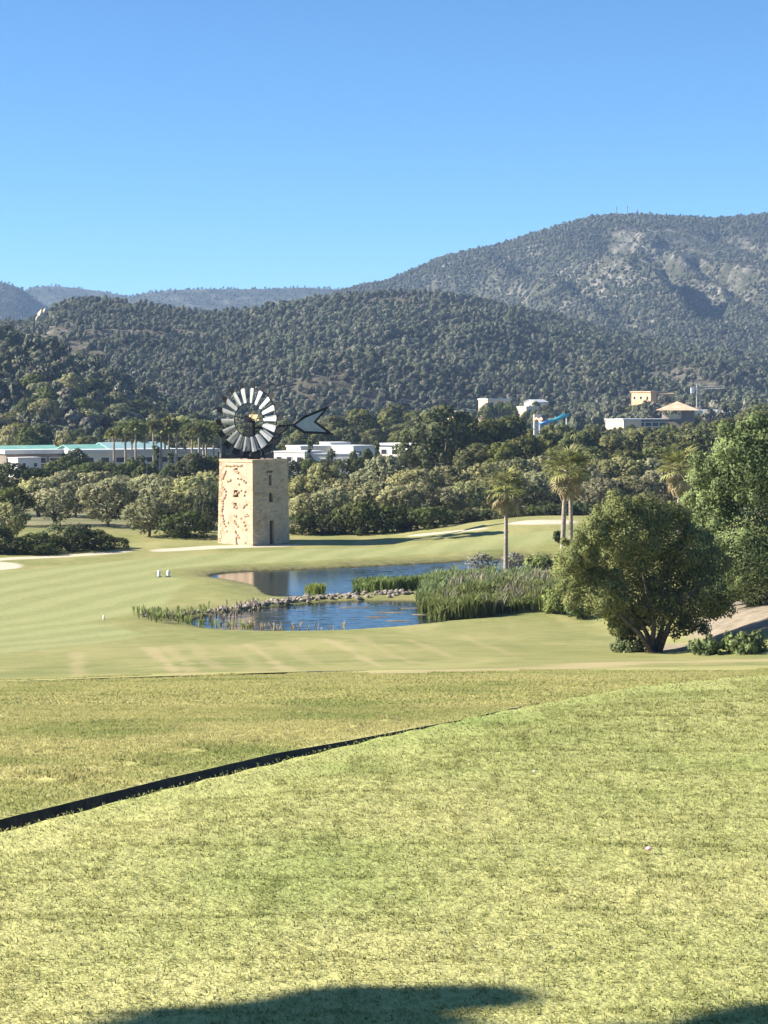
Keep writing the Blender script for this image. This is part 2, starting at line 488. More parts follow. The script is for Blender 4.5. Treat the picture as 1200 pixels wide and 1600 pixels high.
# scrubby earth beyond the course
plain = t.ramp(t.noise(P, .09, 5, .6), [(.35, (.12, .13, .055)), (.6, (.22, .20, .11)), (.75, (.34, .30, .20))])
c = t.mix(t.mapr(sy, 232, 250), c, plain)
c = t.mix(t.attr('margin'), c, t.ramp(t.noise(P, 1.6, 5, .65), [(.35, (.10, .10, .036)), (.65, (.22, .195, .08))]))
c = t.mix(t.attr('soil_shade'), c, (.045, .04, .028))  # earth along the paths, toned nearly black to carry the bank's shade
# muddy bed
c = t.mix(t.mapr(sz, .12, -.05), c, (.07, .06, .04))
fine = t.noise(P, 22, 4, .7); mid = t.noise(P, 3.5, 5, .7)
nrm = t.bump(t.math('ADD', t.math('MULTIPLY', fine, .05), t.math('MULTIPLY', mid, .12)), .55, .6)
t.out(t.princ(color=c, rough=.9, spec=.15, normal=nrm))
M['ground'] = m_
link('ground', gme, None, m_, kind='structure')

# asphalt of the sunken cart path, visible only as a sliver beyond the tee
M['asphalt'] = simple_mat('asphalt', (.016, .016, .016), (.03, .03, .028), 9, .85, bump=.3, bscale=60, coord='pos')
def path_sheet(P, wd, nm):
    V = []; pts = []
    for a, b in zip(P[:-1], P[1:]):
        n = max(2, int(math.dist(a, b) / .5))
        pts += [(a[0] + (b[0] - a[0]) * k / n, a[1] + (b[1] - a[1]) * k / n) for k in range(n)]
    pts.append(P[-1])
    for k, p in enumerate(pts):
        a = pts[max(k - 1, 0)]; b = pts[min(k + 1, len(pts) - 1)]
        l = math.dist(a, b); nx, ny = (b[1] - a[1]) / l, -(b[0] - a[0]) / l
        for j in range(5):
            o = .10 + (wd - .2) * j / 4
            V.append((p[0] + nx * o, p[1] + ny * o, 0))
    V = np.array(V); V[:, 2] = G(V[:, 0], V[:, 1]) + .008
    n = len(pts); i = np.arange(n * 5).reshape(n, 5)
    f = np.stack([i[:-1, :-1], i[:-1, 1:], i[1:, 1:], i[1:, :-1]], -1).reshape(-1, 4)
    link(nm, mesh_np(nm, V, f, None, True), None, M['asphalt'], kind='structure')
path_sheet(PATH_A, 2.3, 'cart_path')
path_sheet(PATH_B, 1.8, 'cart_path')
# the clean-cut far edge of the path: turf lip on top, earth below, its colour darkened for the bank's shade
M['shaded_earth'] = simple_mat('shaded_earth', (.03, .026, .018), (.07, .06, .042), 5, .95, bump=.6, bscale=25, coord='pos')
def cut_edge(P, fade):
    pts = []
    for a, b in zip(P[:-1], P[1:]):
        n = max(2, int(math.dist(a, b) / .12))
        pts += [(a[0] + (b[0] - a[0]) * k / n, a[1] + (b[1] - a[1]) * k / n) for k in range(n)]
    pts.append(P[-1])
    q = np.array(pts)
    for _ in range(6): q[1:-1] = (q[:-2] + q[1:-1] * 2 + q[2:]) / 4
    tg = np.gradient(q, axis=0); tg /= np.linalg.norm(tg, axis=1, keepdims=True)
    nl = np.stack([-tg[:, 1], tg[:, 0]], -1)
    def line(o, dz):
        X, Y = q[:, 0] + nl[:, 0] * o, q[:, 1] + nl[:, 1] * o
        return np.stack([X, Y, G(X, Y, False) + dz], -1)
    wob = .012 * fbm(np.arange(len(q)) / 5., np.zeros(len(q)), 4, 3)
    lip = [line(.75, -.03), line(.6, .004), line(.4, .005), line(.2, .005), line(.05, .004), line(.0, -.002)]
    lip[5][:, 0] += wob; face = [lip[5].copy(), line(-.02, -.08), line(-.03, -.22)]
    for nm, rws, mt in (('turf_lip', lip, M['ground']), ('cut_bank', face, M['shaded_earth'])):
        V = np.stack(rws, 1); n, k_ = V.shape[:2]
        i = np.arange(n * k_).reshape(n, k_)
        f = np.stack([i[:-1, :-1], i[1:, :-1], i[1:, 1:], i[:-1, 1:]], -1).reshape(-1, 4)
        link(nm, mesh_np(nm, V.reshape(-1, 3), f, {'zone': ('FLOAT_COLOR', 'POINT', np.zeros((n * k_, 4)))}, True), None, mt, kind='structure')
cut_edge(PATH_A[1:], 0); cut_edge(PATH_B, 1)

# ------------------------------------------------------------------ ponds
m_, nt = new_mat('pond_water'); t = NT(nt)
P = t.pos()
nrm = t.bump(t.noise(t.scalev(P, (1, .6, 1)), 9.0, 3, .5), .12, .05)
t.out(t.princ(color=(.010, .018, .020), rough=.03, ior=1.33, spec=.5, normal=nrm))
M['water'] = m_
def pond(pts, amp):
    """open water with real ripples; sheltered water by the spit on the left stays calm"""
    xs = [q[0] for q in pts]; ys = [q[1] for q in pts]
    gx = np.arange(min(xs) - .5, max(xs) + .6, .22); gy = np.arange(min(ys) - .5, max(ys) + .6, .085)
    X, Y = np.meshgrid(gx, gy, indexing='ij')
    sd_ = poly_sd(X, Y, pts)
    calm = .1 + .9 * sm(9, 17, np.hypot(X + 13, Y - 182) + 8 * fbm(X / 7, Y / 7, 12, 3))
    calm = calm * (.55 + .9 * np.clip(fbm(X / 5, Y / 3, 14, 3) + .5, 0, 1))
    Z = fbm(X / 1.1, Y / .62, 15, 2) * .052 + fbm(X / .7, Y / .33, 16, 1) * .026
    Z = .02 + Z * amp * calm
    nx_, ny_ = X.shape
    i = np.arange(nx_ * ny_).reshape(nx_, ny_)
    q = np.stack([i[:-1, :-1], i[1:, :-1], i[1:, 1:], i[:-1, 1:]], -1)
    q = q[(sd_[:-1, :-1] < .35) & (sd_[1:, 1:] < .35)]
    used = np.unique(q); mp = np.full(nx_ * ny_, -1); mp[used] = np.arange(len(used))
    V_ = np.stack([X, Y, Z], -1).reshape(-1, 3)[used]
    link('pond', mesh_np('pond', V_, mp[q], None, True), None, M['water'], kind='structure')
pond(POND_NEAR, .68); pond(POND_FAR, .7)

# ------------------------------------------------------------------ instancing for uncountable stuff
def scatter(name, pts, rot, scl, pick, protos, mat=None, **props):
    me = mesh_np(name, pts, [np.zeros((0, 3))], {'rot': ('FLOAT_VECTOR', 'POINT', rot), 'scl': ('FLOAT_VECTOR', 'POINT', scl), 'pick': ('INT', 'POINT', pick)}) if False else bpy.data.meshes.new(name)
    V = np.asarray(pts, np.float32)
    me.vertices.add(len(V)); me.vertices.foreach_set('co', V.ravel())
    for nm, typ, key, dat in (('rot', 'FLOAT_VECTOR', 'vector', rot), ('scl', 'FLOAT_VECTOR', 'vector', scl), ('pick', 'INT', 'value', pick)):
        a = me.attributes.new(nm, typ, 'POINT'); a.data.foreach_set(key, np.asarray(dat, np.int32 if typ == 'INT' else np.float32).ravel())
    me.update()
    ng = bpy.data.node_groups.new(name + '_scatter', 'GeometryNodeTree')
    ng.interface.new_socket('Geometry', in_out='INPUT', socket_type='NodeSocketGeometry')
    ng.interface.new_socket('Geometry', in_out='OUTPUT', socket_type='NodeSocketGeometry')
    N = ng.nodes; L = ng.links
    gi = N.new('NodeGroupInput'); go = N.new('NodeGroupOutput')
    iop = N.new('GeometryNodeInstanceOnPoints'); jn = N.new('GeometryNodeJoinGeometry')
    for p in protos:
        oi = N.new('GeometryNodeObjectInfo'); oi.inputs['Object'].default_value = p; oi.inputs['As Instance'].default_value = True
        L.new(oi.outputs['Geometry'], jn.inputs[0])
    def na(nm, typ):
        a = N.new('GeometryNodeInputNamedAttribute'); a.data_type = typ; a.inputs['Name'].default_value = nm
        return a.outputs['Attribute']
    e2r = N.new('FunctionNodeEulerToRotation')
    L.new(na('rot', 'FLOAT_VECTOR'), e2r.inputs[0])
    L.new(gi.outputs[0], iop.inputs['Points']); L.new(jn.outputs[0], iop.inputs['Instance'])
    iop.inputs['Pick Instance'].default_value = True
    L.new(na('pick', 'INT'), iop.inputs['Instance Index'])
    L.new(e2r.outputs[0], iop.inputs['Rotation']); L.new(na('scl', 'FLOAT_VECTOR'), iop.inputs['Scale'])
    L.new(iop.outputs[0], go.inputs[0])
    o = link(name, me, None, None, **props)
    md = o.modifiers.new('scatter', 'NODES'); md.node_group = ng
    return o

def proto(name, me, mat):
    o = bpy.data.objects.new(name, me)
    if not me.materials: me.materials.append(mat)
    return o                                    # not linked: used only by scatter()

def unit(a): return a / (np.linalg.norm(a, axis=-1, keepdims=True) + 1e-9)

def leaves(cen, nrm, size, rng, aspect=1.9, tone=None, fold=.0):
    """rhombic leaves (quads) at cen, facing nrm"""
    n = len(cen)
    tan = unit(np.cross(nrm, rng.normal(size=(n, 3)))); bit = np.cross(nrm, tan)
    s = np.asarray(size).reshape(-1, 1) * np.ones((n, 1))
    a = cen - tan * s * aspect * .5; b = cen + bit * s * .5; c_ = cen + tan * s * aspect * .5; d = cen - bit * s * .5
    V = np.stack([a, b, c_, d], 1).reshape(-1, 3)
    Fq = np.arange(4 * n).reshape(n, 4)
    tn = np.repeat(tone if tone is not None else rng.random(n), 4)
    return V, Fq, tn

def crown(name, blobs, n, size, seed, flat=1.0, outl=.12, facing=1.3, tonevar=.5, small=None, core=.3):
    """foliage of many small leaves in clumps: blobs is (K,4) centre + radius; small: index of the first fine clump"""
    rng = np.random.default_rng(seed)
    b = np.asarray(blobs, float)
    w = b[:, 3] ** 2
    if small is not None: w[:small] *= core
    k = rng.choice(len(b), size=n, p=w / w.sum())
    d = unit(rng.normal(size=(n, 3)))
    rr = b[k, 3] * (1 - np.abs(rng.normal(size=n)) * outl * 1.6 + rng.random(n) ** 6 * outl * 1.5)
    off = d * rr[:, None]; off[:, 2] *= flat
    P_ = b[k, :3] + off
    keep = np.ones(n, bool)
    for j in range(len(b)):
        q = P_ - b[j, :3]; q[:, 2] /= flat
        keep &= ~((np.linalg.norm(q, axis=1) < b[j, 3] * .62) & (k != j))
    P_, d, k = P_[keep], d[keep], k[keep]
    bt = rng.random(len(b))
    tone = np.clip(.5 + (bt[k] - .5) * tonevar + (rng.random(len(P_)) - .5) * .7, 0, 1)
    cn_ = unit(d + unit(P_ - b[:, :3].mean(0)) * .5)
    nm = unit(d * facing + rng.normal(size=d.shape) * .5)
    V, Fq, tn = leaves(P_, nm, size * (.6 + .8 * rng.random(len(P_))), rng, 1.7, tone)
    return mesh_np(name, V, Fq, {'tone': ('FLOAT', 'POINT', tn), 'cn': ('FLOAT_VECTOR', 'POINT', np.repeat(cn_, 4, 0))})

def blob_set(seed, H, W, base=.25, n1=12, n2=34, top=1.0, r1=(.2, .32), r2=(.09, .17), squash=1.0):
    """clumps that make a rounded crown from base*H up to H"""
    rng = np.random.default_rng(seed)
    c0 = np.array([0, 0, H * (1 + base) / 2]); rad = np.array([W / 2, W / 2, H * (1 - base) / 2])
    out = [(*c0, min(W, H * (1 - base)) * .3)]
    for i in range(n1):
        d = unit(rng.normal(size=3)); d[2] = d[2] * .9 + .12
        r = W * rng.uniform(*r1)
        p = c0 + d * np.maximum(rad - r * .95, rad * .2)
        out.append((*p, r))
    base_b = list(out)
    for i in range(n2):
        q = base_b[rng.integers(1, len(base_b))]
        d = unit(rng.normal(size=3)); d[2] = abs(d[2]) * .8 if rng.random() < .7 else d[2]
        p = np.array(q[:3]) + d * q[3] * .95
        out.append((*p, W * rng.uniform(*r2)))
    out = np.array(out)
    out[:, 3] = np.minimum(out[:, 3], np.maximum(H * 1.02 - out[:, 2], W * .05))
    return out

def trunk_mb(H, W, r, seed, stems=1, low=.0, limbs=6):
    rng = random.Random(seed); mb = MB()
    for s_ in range(stems):
        a0 = rng.uniform(0, 6.28); lean = rng.uniform(.03, .12) * H if stems == 1 else rng.uniform(.12, .28) * W
        bx = rng.uniform(-.1, .1) * (stems > 1) * W * .3
        pts = [(bx, bx * .5, low - .25), (bx + lean * .25 * math.cos(a0), lean * .25 * math.sin(a0), H * .18), (lean * .6 * math.cos(a0), lean * .6 * math.sin(a0), H * .42), (lean * math.cos(a0), lean * math.sin(a0), H * .68)]
        mb.tube(pts, [r * 1.25, r, r * .7, r * .3], 6)
        for k in range(limbs):
            a = rng.uniform(0, 6.28); z0 = H * rng.uniform(.22, .5); l = W * rng.uniform(.22, .38)
            p0 = Vector(pts[1]).lerp(Vector(pts[2]), rng.random())
            p1 = p0 + Vector((math.cos(a) * l * .5, math.sin(a) * l * .5, H * .12)); p2 = p0 + Vector((math.cos(a) * l, math.sin(a) * l, H * .27))
            mb.tube([p0, p1, p2], [r * .5, r * .33, r * .12], 5)
    return mb

# ------------------------------------------------------------------ hills and woods
def make_hill(name, sky_px, Dr, Db, zb, x0, x1, nu, nv, power=1.0, relief=12, wl=160, seed=1, drop=3.0, mat=None, gully=None, back=250):
    """ridge whose skyline follows the photo's; Dr, Db: depth of ridge and of foot (numbers or functions of pixel x)"""
    xs = np.linspace(x0, x1, nu)
    sx_ = np.array([p[0] for p in sky_px], float); sy_ = np.array([p[1] for p in sky_px], float)
    ysk = np.interp(xs, sx_, sy_)
    kk = np.exp(-np.linspace(-2, 2, 9) ** 2); kk /= kk.sum()
    ysk = np.convolve(np.pad(ysk, 4, mode='edge'), kk, 'valid')
    dr = np.interp(xs, *Dr) if isinstance(Dr, tuple) else np.full(nu, float(Dr))
    db = np.interp(xs, *Db) if isinstance(Db, tuple) else np.full(nu, float(Db))
    zr = CAMZ + (HY - ysk) / F * dr - drop
    v = np.concatenate([np.linspace(0, 1, nv), np.linspace(1.02, 1.6, 8)])
    U, Vv = np.meshgrid(np.arange(nu), v, indexing='ij')
    Yv = db[U] + (dr - db)[U] * Vv
    prof = np.where(Vv <= 1, np.clip(Vv, 0, 1) ** power, 1 - ((Vv - 1) / .6) ** 1.3 * .8)
    # round the crest
    Xv = (xs[U] - 600) / F * (db[U] * .35 + dr[U] * .65 + (Yv - dr[U]) * .35)
    Xv = (xs[U] - 600) / F * Yv
    Zv = zb + (zr[U] - zb) * prof
    amp = sm(0, .15, Vv) * (1 - sm(.82, 1.0, Vv)) 
    Zv = Zv + relief * 2 * fbm(Xv / wl, Yv / wl, seed, 5) * amp
    if gully is not None: Zv = Zv + gully(xs[U], Vv, Xv, Yv) * sm(.02, .2, Vv) * (1 - sm(.72, .985, Vv))
    n_v = len(v)
    i = np.arange(nu * n_v).reshape(nu, n_v)
    q = np.stack([i[:-1, :-1], i[1:, :-1], i[1:, 1:], i[:-1, 1:]], -1).reshape(-1, 4)
    me = mesh_np(name, np.stack([Xv, Yv, Zv], -1).reshape(-1, 3), q, None, True)
    o = link(name, me, None, mat, kind='structure')
    return dict(X=Xv, Y=Yv, Z=Zv, nu=nu, nv=n_v, nvf=nv, xs=xs, obj=o)

def sample_hill(h, n, rng, vmin=0.0, vmax=1.06, dens=None):
    """n random points on a hill, even in area"""
    X, Y, Z = h['X'], h['Y'], h['Z']
    A = np.abs((X[1:, :-1] - X[:-1, :-1]) * (Y[:-1, 1:] - Y[:-1, :-1]))
    v = np.arange(h['nv'] - 1)
    A = A * ((v < h['nvf'] + 2))[None, :]
    if dens is not None:
        A = A * dens(X[:-1, :-1], Y[:-1, :-1], Z[:-1, :-1], h)
    p = (A / A.sum()).ravel()
    k = rng.choice(p.size, size=n, p=p)
    i, j = np.unravel_index(k, A.shape)
    a, b = rng.random(n), rng.random(n)
    def bl(Q): return (Q[i, j] * (1 - a) * (1 - b) + Q[i + 1, j] * a * (1 - b) + Q[i, j + 1] * (1 - a) * b + Q[i + 1, j + 1] * a * b)
    return np.stack([bl(X), bl(Y), bl(Z)], -1)

def hill_mat(name, earth1, earth2, rock1, rock2, scale=.02, rockamt=.6):
    m, nt = new_mat(name); t = NT(nt)
    P = t.pos()
    e = t.ramp(t.noise(P, scale, 6, .65), [(.35, earth1), (.65, earth2)])
    nz = t.sep(t.n('ShaderNodeNewGeometry').outputs['Normal'])[2]
    rk = t.ramp(t.noise(P, scale * 3.5, 8, .7), [(.35, rock1), (.6, rock2)])
    mk = t.math('MULTIPLY', t.math('MULTIPLY', t.mapr(t.noise(P, scale * 3.2, 6, .65), .47, .6), t.mapr(t.noise(P, scale * .5, 3, .5), .38, .55)), rockamt)
    c = t.mix(mk, e, rk)
    nrm = t.bump(t.noise(P, scale * 5, 8, .7), .9, 6.0)
    t.out(t.princ(color=c, rough=.95, spec=.1, normal=nrm))
    return m
M['wood_floor'] = hill_mat('wood_floor', (.05, .055, .03), (.10, .095, .058), (.18, .16, .13), (.30, .27, .23), .03, .5)
M['scrub_floor'] = hill_mat('scrub_floor', (.08, .075, .048), (.15, .13, .09), (.16, .14, .115), (.27, .235, .195), .03, .8)
M['mountain_rock'] = hill_mat('mountain_rock', (.045, .05, .03), (.09, .088, .055), (.10, .094, .08), (.29, .265, .23), .022, .9)
M['far_ridge'] = hill_mat('far_ridge', (.03, .04, .024), (.065, .07, .042), (.10, .10, .08), (.15, .145, .12), .008, .7)

def gully_main(px, v, X, Y):
    """ravines that run down and to the right, their right-hand sides steep"""
    u = (px - 640) + (v - 1.0) * 330 + 60 * fbm(px / 160, v * 4, 5, 3)
    z = np.zeros_like(u)
    for c, w_, a in ((60, 70, 24), (190, 95, 50), (300, 50, 14), (392, 90, 52), (520, 80, 46), (680, 80, 40), (840, 80, 40), (-60, 60, 16)):
        k = (u - c) / w_
        ridge = np.where(k < 0, np.exp(-(k / 1.25) ** 2), np.exp(-(k / .42) ** 2))
        z = z + a * ridge
    z = z * 2.3 - 112 + 46 * np.abs(fbm(X / 90, Y / 140, 77, 4)) * 2 + 20 * np.abs(fbm(X / 34, Y / 40, 78, 4)) * 2 * sm(850, 980, px)
    z = np.minimum(z, 45 * (1 - sm(.3, .72, v)) + 4 - 14 * np.abs(fbm(X / 40, Y / 40, 79, 3)))
    return z * np.clip(v * 1.6, 0, 1)

H_far_a = make_hill('far_ridge', [(-500, 470), (-200, 440), (-60, 436), (0, 443), (28, 446), (45, 458), (62, 472), (90, 492), (140, 520), (260, 560)], 3600, 2500, 15, -500, 260, 90, 30, 1.0, 30, 300, 21, 0, M['far_ridge'])
H_far_b = make_hill('far_ridge', [(-300, 490), (0, 470), (40, 455), (60, 449), (85, 448), (130, 452), (175, 459), (220, 468), (300, 485), (420, 520)], 4600, 3400, 15, -300, 420, 90, 30, 1.0, 40, 400, 22, 0, M['far_ridge'])
H_far_c = make_hill('far_ridge', [(60, 500), (150, 478), (205, 464), (235, 458), (280, 454), (340, 453), (420, 453), (470, 450), (520, 453), (600, 460), (760, 470), (900, 500)], 4100, 2900, 15, 60, 900, 110, 30, 1.0, 40, 400, 23, 0, M['far_ridge'])
H_main = make_hill('mountain', [(330, 560), (430, 492), (520, 459), (560, 447), (600, 441), (640, 425), (690, 403), (730, 393), (780, 383), (850, 360), (900, 346), (930, 339), (1000, 337), (1060, 341), (1120, 343), (1160, 339), (1230, 334), (1330, 330), (1450, 350), (1650, 400)],
                   2700, 1650, 12, 330, 1650, 420, 170, .95, 26, 260, 31, 2, M['mountain_rock'], gully_main)
H_foot = make_hill('hill', [(820, 590), (900, 556), (960, 530), (1000, 510), (1035, 501), (1090, 499), (1150, 503), (1210, 507), (1300, 500), (1450, 510)], 1950, 1450, 12, 820, 1450, 110, 50, .95, 10, 130, 33, 3, M['wood_floor'])
def gully_mid(px, v, X, Y):
    return 16 * np.abs(fbm(X / 70, Y / 110, 71, 4)) * 2 - 4
H_mid = make_hill('hill', [(-400, 500), (-60, 499), (50, 499), (62, 493), (75, 481), (95, 471), (120, 467), (160, 465), (220, 469), (300, 480), (335, 485), (400, 481), (470, 471), (540, 461), (640, 452), (730, 464), (827, 485), (940, 513), (1000, 528), (1100, 545), (1250, 560), (1450, 580)],
                  ([-400, 500, 1450], [1300, 1400, 1750]), ([-400, 500, 1450], [760, 850, 1100]), 8, -400, 1450, 260, 90, .9, 9, 120, 35, 3, M['scrub_floor'], gully_mid)
H_near = make_hill('hill', [(-300, 470), (-80, 506), (0, 522), (60, 537), (120, 562), (160, 582), (215, 612), (270, 642), (330, 668), (420, 690)], 720, 500, .5, -300, 420, 90, 50, .95, 3, 60, 36, 4, M['wood_floor'])

# small woodland trees used only for the masses of the far woods
def far_tree(name, seed, H, W, n, size, mat, base=.18, squash=1.0):
    me = crown(name, blob_set(seed, H, W, base, 6, 12, r1=(.22, .34), r2=(.12, .2)), n, size, seed, tonevar=.6)
    return proto(name, me, mat)
woods = [far_tree('far_tree', 100 + k, 6.5, 4.2 + 1.2 * (k % 3), 420, .62, M['wood_leaf'], .1) for k in range(4)]
scrubs = [far_tree('far_scrub', 110 + k, 5.0, 4.8, 360, .7, M['scrub_leaf'], .05) for k in range(2)]

def wood(name, label, pts, rng, smin, smax, protos, weights):
    n = len(pts)
    rot = rng.normal(size=(n, 3)) * .12; rot[:, 2] = rng.random(n) * 6.283
    s_ = rng.uniform(smin, smax, n); scl = np.stack([s_ * rng.uniform(.7, 1.35, n), s_ * rng.uniform(.7, 1.35, n), s_ * rng.uniform(.65, 1.45, n)], -1)
    pts = pts.copy(); pts[:, 2] -= .6
    scatter(name, pts, rot, scl, rng.choice(len(protos), size=n, p=np.array(weights) / sum(weights)), protos, kind='stuff', label=label, category='woodland')

rg = np.random.default_rng(50)
def dens_main(X, Y, Z, h):
    px = X / Y * F + 600
    v = np.linspace(0, 1.1, h['nv'])[None, :-1]
    rock = sm(900, 985, px) * sm(.42, .55, v) * (1 - sm(.88, .97, v))
    rock = rock * (.4 + .9 * (fbm(X / 50, Y / 60, 63, 4) > -.02))
    return np.clip(1 - .88 * rock, .1, 1) * (.5 + fbm(X / 110, Y / 110, 64, 3) + .4)
def dens_patch(X, Y, Z, h): return np.clip(.7 + 2.6 * fbm(X / 60, Y / 60, 65, 4), .08, 2.4)
wood('mountain_woodland', 'pine woodland covering the tall grey mountain on the right', sample_hill(H_main, 85000, rg, dens=dens_main), rg, .35, .85, woods + scrubs, [1, 1, 1, 1, .5, .5])
def dens_rock(X, Y, Z, h):
    px = X / Y * F + 600
    v = np.linspace(0, 1.1, h['nv'])[None, :-1]
    return sm(860, 960, px) * sm(.3, .45, v) + .02
wood('mountain_scrub', 'low dark scrub dotted over the grey rocks of the mountain', sample_hill(H_main, 11000, rg, dens=dens_rock), rg, .2, .5, woods + scrubs, [1, 1, 1, 1, 1, 1])
wood('ridge_woodland', 'blue-green woods on the farthest ridges at left', np.concatenate([sample_hill(h, 9000, rg) for h in (H_far_a, H_far_b, H_far_c)]), rg, .5, 1.0, woods, [1, 1, 1, 1])
wood('foothill_woodland', 'green pine woodland on the low foothill below the rocky mountain', sample_hill(H_foot, 18000, rg, dens=dens_patch), rg, .4, .9, woods + scrubs, [1, 1, 1, 1, .2, .2])
def dens_mid(X, Y, Z, h):
    px = X / Y * F + 600
    v = np.linspace(0, 1.1, h['nv'])[None, :-1]
    return dens_patch(X, Y, Z, h) * np.where((px < 85) & (v > .75), .25, 1)
pm = sample_hill(H_mid, 62000, rg, dens=dens_mid)
left = (pm[:, 0] / pm[:, 1] * F + 600 + 120 * fbm(pm[:, 0] / 60, pm[:, 1] / 60, 66, 3)) < 420
wood('scrub_woodland', 'grey-brown open woodland on the long ridge behind the windmill', pm[left], rg, .28, .75, woods + scrubs, [.5, .5, .5, .5, 1.2, 1.2])
wood('slope_woodland', 'green woodland on the slope in the middle distance', pm[~left], rg, .38, .88, woods + scrubs, [1, 1, 1, 1, .35, .35])
wood('hill_woodland', 'dark wood covering the near hill at the left edge', sample_hill(H_near, 5200, rg, dens=dens_patch), rg, .5, 1.2, woods + scrubs, [1, 1, 1, 1, .4, .4])
# plain between the course and the hills, with room left for the buildings
n = 5200
py_ = rg.uniform(520, 1250, n); px_ = rg.uniform(-260, 1460, n); pX = (px_ - 600) / F * py_
keep = np.ones(n, bool)
CLEAR = [(755, 805, 790, 815), (830, 860, 872, 896), (818, 846, 774, 792), (980, 1046, 884, 915), (938, 1096, 578, 620), (1080, 1145, 730, 775), (832, 892, 550, 572), (552, 610, 924, 944), (712, 738, 634, 652)]
for a, b, c_, d in CLEAR: keep &= ~((px_ > a) & (px_ < b) & (py_ > c_) & (py_ < d))
keep &= fbm(pX / 40, py_ / 40, 90, 3) > -.16
pp = np.stack([pX, py_, G(pX, py_)], -1)[keep]
wood('plain_woodland', 'trees that merge into one green mass on the plain before the hills', pp, rg, .7, 1.15, woods + scrubs, [1, 1, 1, 1, .3, .3])

# quarried cream rock at the end of the ridge
def boulder(mb, c, e, seed, jag=.3):
    rng = random.Random(seed)
    pts = []
    for lat, cnt in ((-1, 1), (-.45, 6), (.35, 6), (1, 1)):
        for k in range(cnt):
            a = 2 * math.pi * (k + .5 * (lat > 0)) / cnt
            r = math.sqrt(max(0, 1 - lat * lat)) * rng.uniform(1 - jag, 1 + jag * .3)
            pts.append((c[0] + e[0] * r * math.cos(a), c[1] + e[1] * r * math.sin(a), c[2] + e[2] * lat * rng.uniform(.8, 1)))
    f = []
    for k in range(6):
        j = (k + 1) % 6
        f += [(0, 1 + j, 1 + k), (1 + k, 1 + j, 7 + k), (1 + j, 7 + j, 7 + k), (7 + k, 7 + j, 13)]
    mb.add(pts, f)
M['cut_rock'] = simple_mat('cut_rock', (.36, .29, .20), (.56, .47, .35), .25, .95, bump=.5, bd=.8)
mb = MB()
for k, (x, y, w) in enumerate(((65, 493, 3.6), (71, 486, 2.0), (59, 498, 2.0))):
    p = at(x, y, 1296 - k * 1.5); boulder(mb, p, (w, w, w * 1.35), k, .25)
mb.build('rock_face', M['cut_rock'], None, kind='structure')

# ------------------------------------------------------------------ the windmill tower
M['plaster'] = simple_mat('plaster', (.38, .285, .19), (.52, .41, .29), .9, .92, bump=.5, bscale=5, bd=.06)
M['quoin'] = simple_mat('quoin', (.42, .30, .18), (.58, .43, .28), 1.3, .9, bump=.5, bscale=7, bd=.05)
M['red_stone'] = simple_mat('red_stone', (.36, .225, .14), (.46, .31, .20), 1.5, .92, bump=.5, bscale=7, bd=.05)
M['old_wood'] = simple_mat('old_wood', (.05, .035, .028), (.10, .075, .06), 2.0, .85, bump=.4)
M['dark_iron'] = simple_mat('dark_iron', (.004, .004, .005), (.011, .011, .012), 3, .7, 0, bump=.1, spec=.12)
M['blade_metal'] = simple_mat('blade_metal', (.30, .30, .29), (.46, .46, .45), 1.5, .5, .15, bump=.1)
M['vane_metal'] = simple_mat('vane_metal', (.27, .30, .33), (.36, .39, .42), 1.2, .55, .2, bump=.08)
M['ochre_paint'] = simple_mat('ochre_paint', (.62, .40, .16), (.80, .60, .32), 1.5, .7, bump=.15)
M['dark_glass'] = simple_mat('dark_glass', (.006, .007, .008), (.015, .015, .016), 2, .25, bump=.02)

TD = 216.0
nc_ = at(395, 853, TD)                                   # the tower's near corner on the ground
A_ = R(46.5); SB, ST = 5.78, 5.45                        # side at the bottom and the top
uL = Vector((-math.cos(A_ - R(3)) , math.sin(A_ - R(3)), 0)); uL = Vector((-.735, .678, 0)); uR = Vector((.678, .735, 0))
cen = Vector((nc_.x, nc_.y, 0)) + (uL + uR) * (SB / 2)
tz0 = min(gz(cen.x + a * SB / 2 * uL.x + b * SB / 2 * uR.x, cen.y + a * SB / 2 * uL.y + b * SB / 2 * uR.y) for a in (-1, 1) for b in (-1, 1)) - .25
tz1 = at(395, 719, TD).z
TH = tz1 - tz0
tower = thing('windmill_tower', 'square stone windmill tower with pale sunlit left wall and red-brown patches, beside the pond', 'tower', (cen.x, cen.y, tz0), math.atan2(uR.y, uR.x))
# local axes of the tower: x along uR, y along uL; the near corner is (-s/2, -s/2)
def half(z): return (SB + (ST - SB) * z / TH) / 2
def wall_face(mb, to_local, holes, depth=.42):
    """one battered wall with real recesses; to_local(u, z, inward) with u in -1..1"""
    us = sorted({-1.0, 1.0, *[h[0] for h in holes], *[h[1] for h in holes]}); zs = sorted({0.0, TH, *[h[2] for h in holes], *[h[3] for h in holes]})
    for a, b in zip(us[:-1], us[1:]):
        for c_, d in zip(zs[:-1], zs[1:]):
            if any(h[0] <= a and b <= h[1] and h[2] <= c_ and d <= h[3] for h in holes): continue
            mb.add([to_local(a, c_, 0), to_local(b, c_, 0), to_local(b, d, 0), to_local(a, d, 0)], [(0, 1, 2, 3)])
    for u0, u1, z0, z1 in holes:
        o = [to_local(u0, z0, 0), to_local(u1, z0, 0), to_local(u1, z1, 0), to_local(u0, z1, 0)]
        i = [to_local(u0, z0, depth), to_local(u1, z0, depth), to_local(u1, z1, depth), to_local(u0, z1, depth)]
        mb.add(o + i, [(0, 1, 5, 4), (1, 2, 6, 5), (2, 3, 7, 6), (3, 0, 4, 7), (4, 5, 6, 7)])
def faceR(u, z, i): h = half(z); return (u * h, -h + i, z)           # right-hand wall (in shade): u along +x
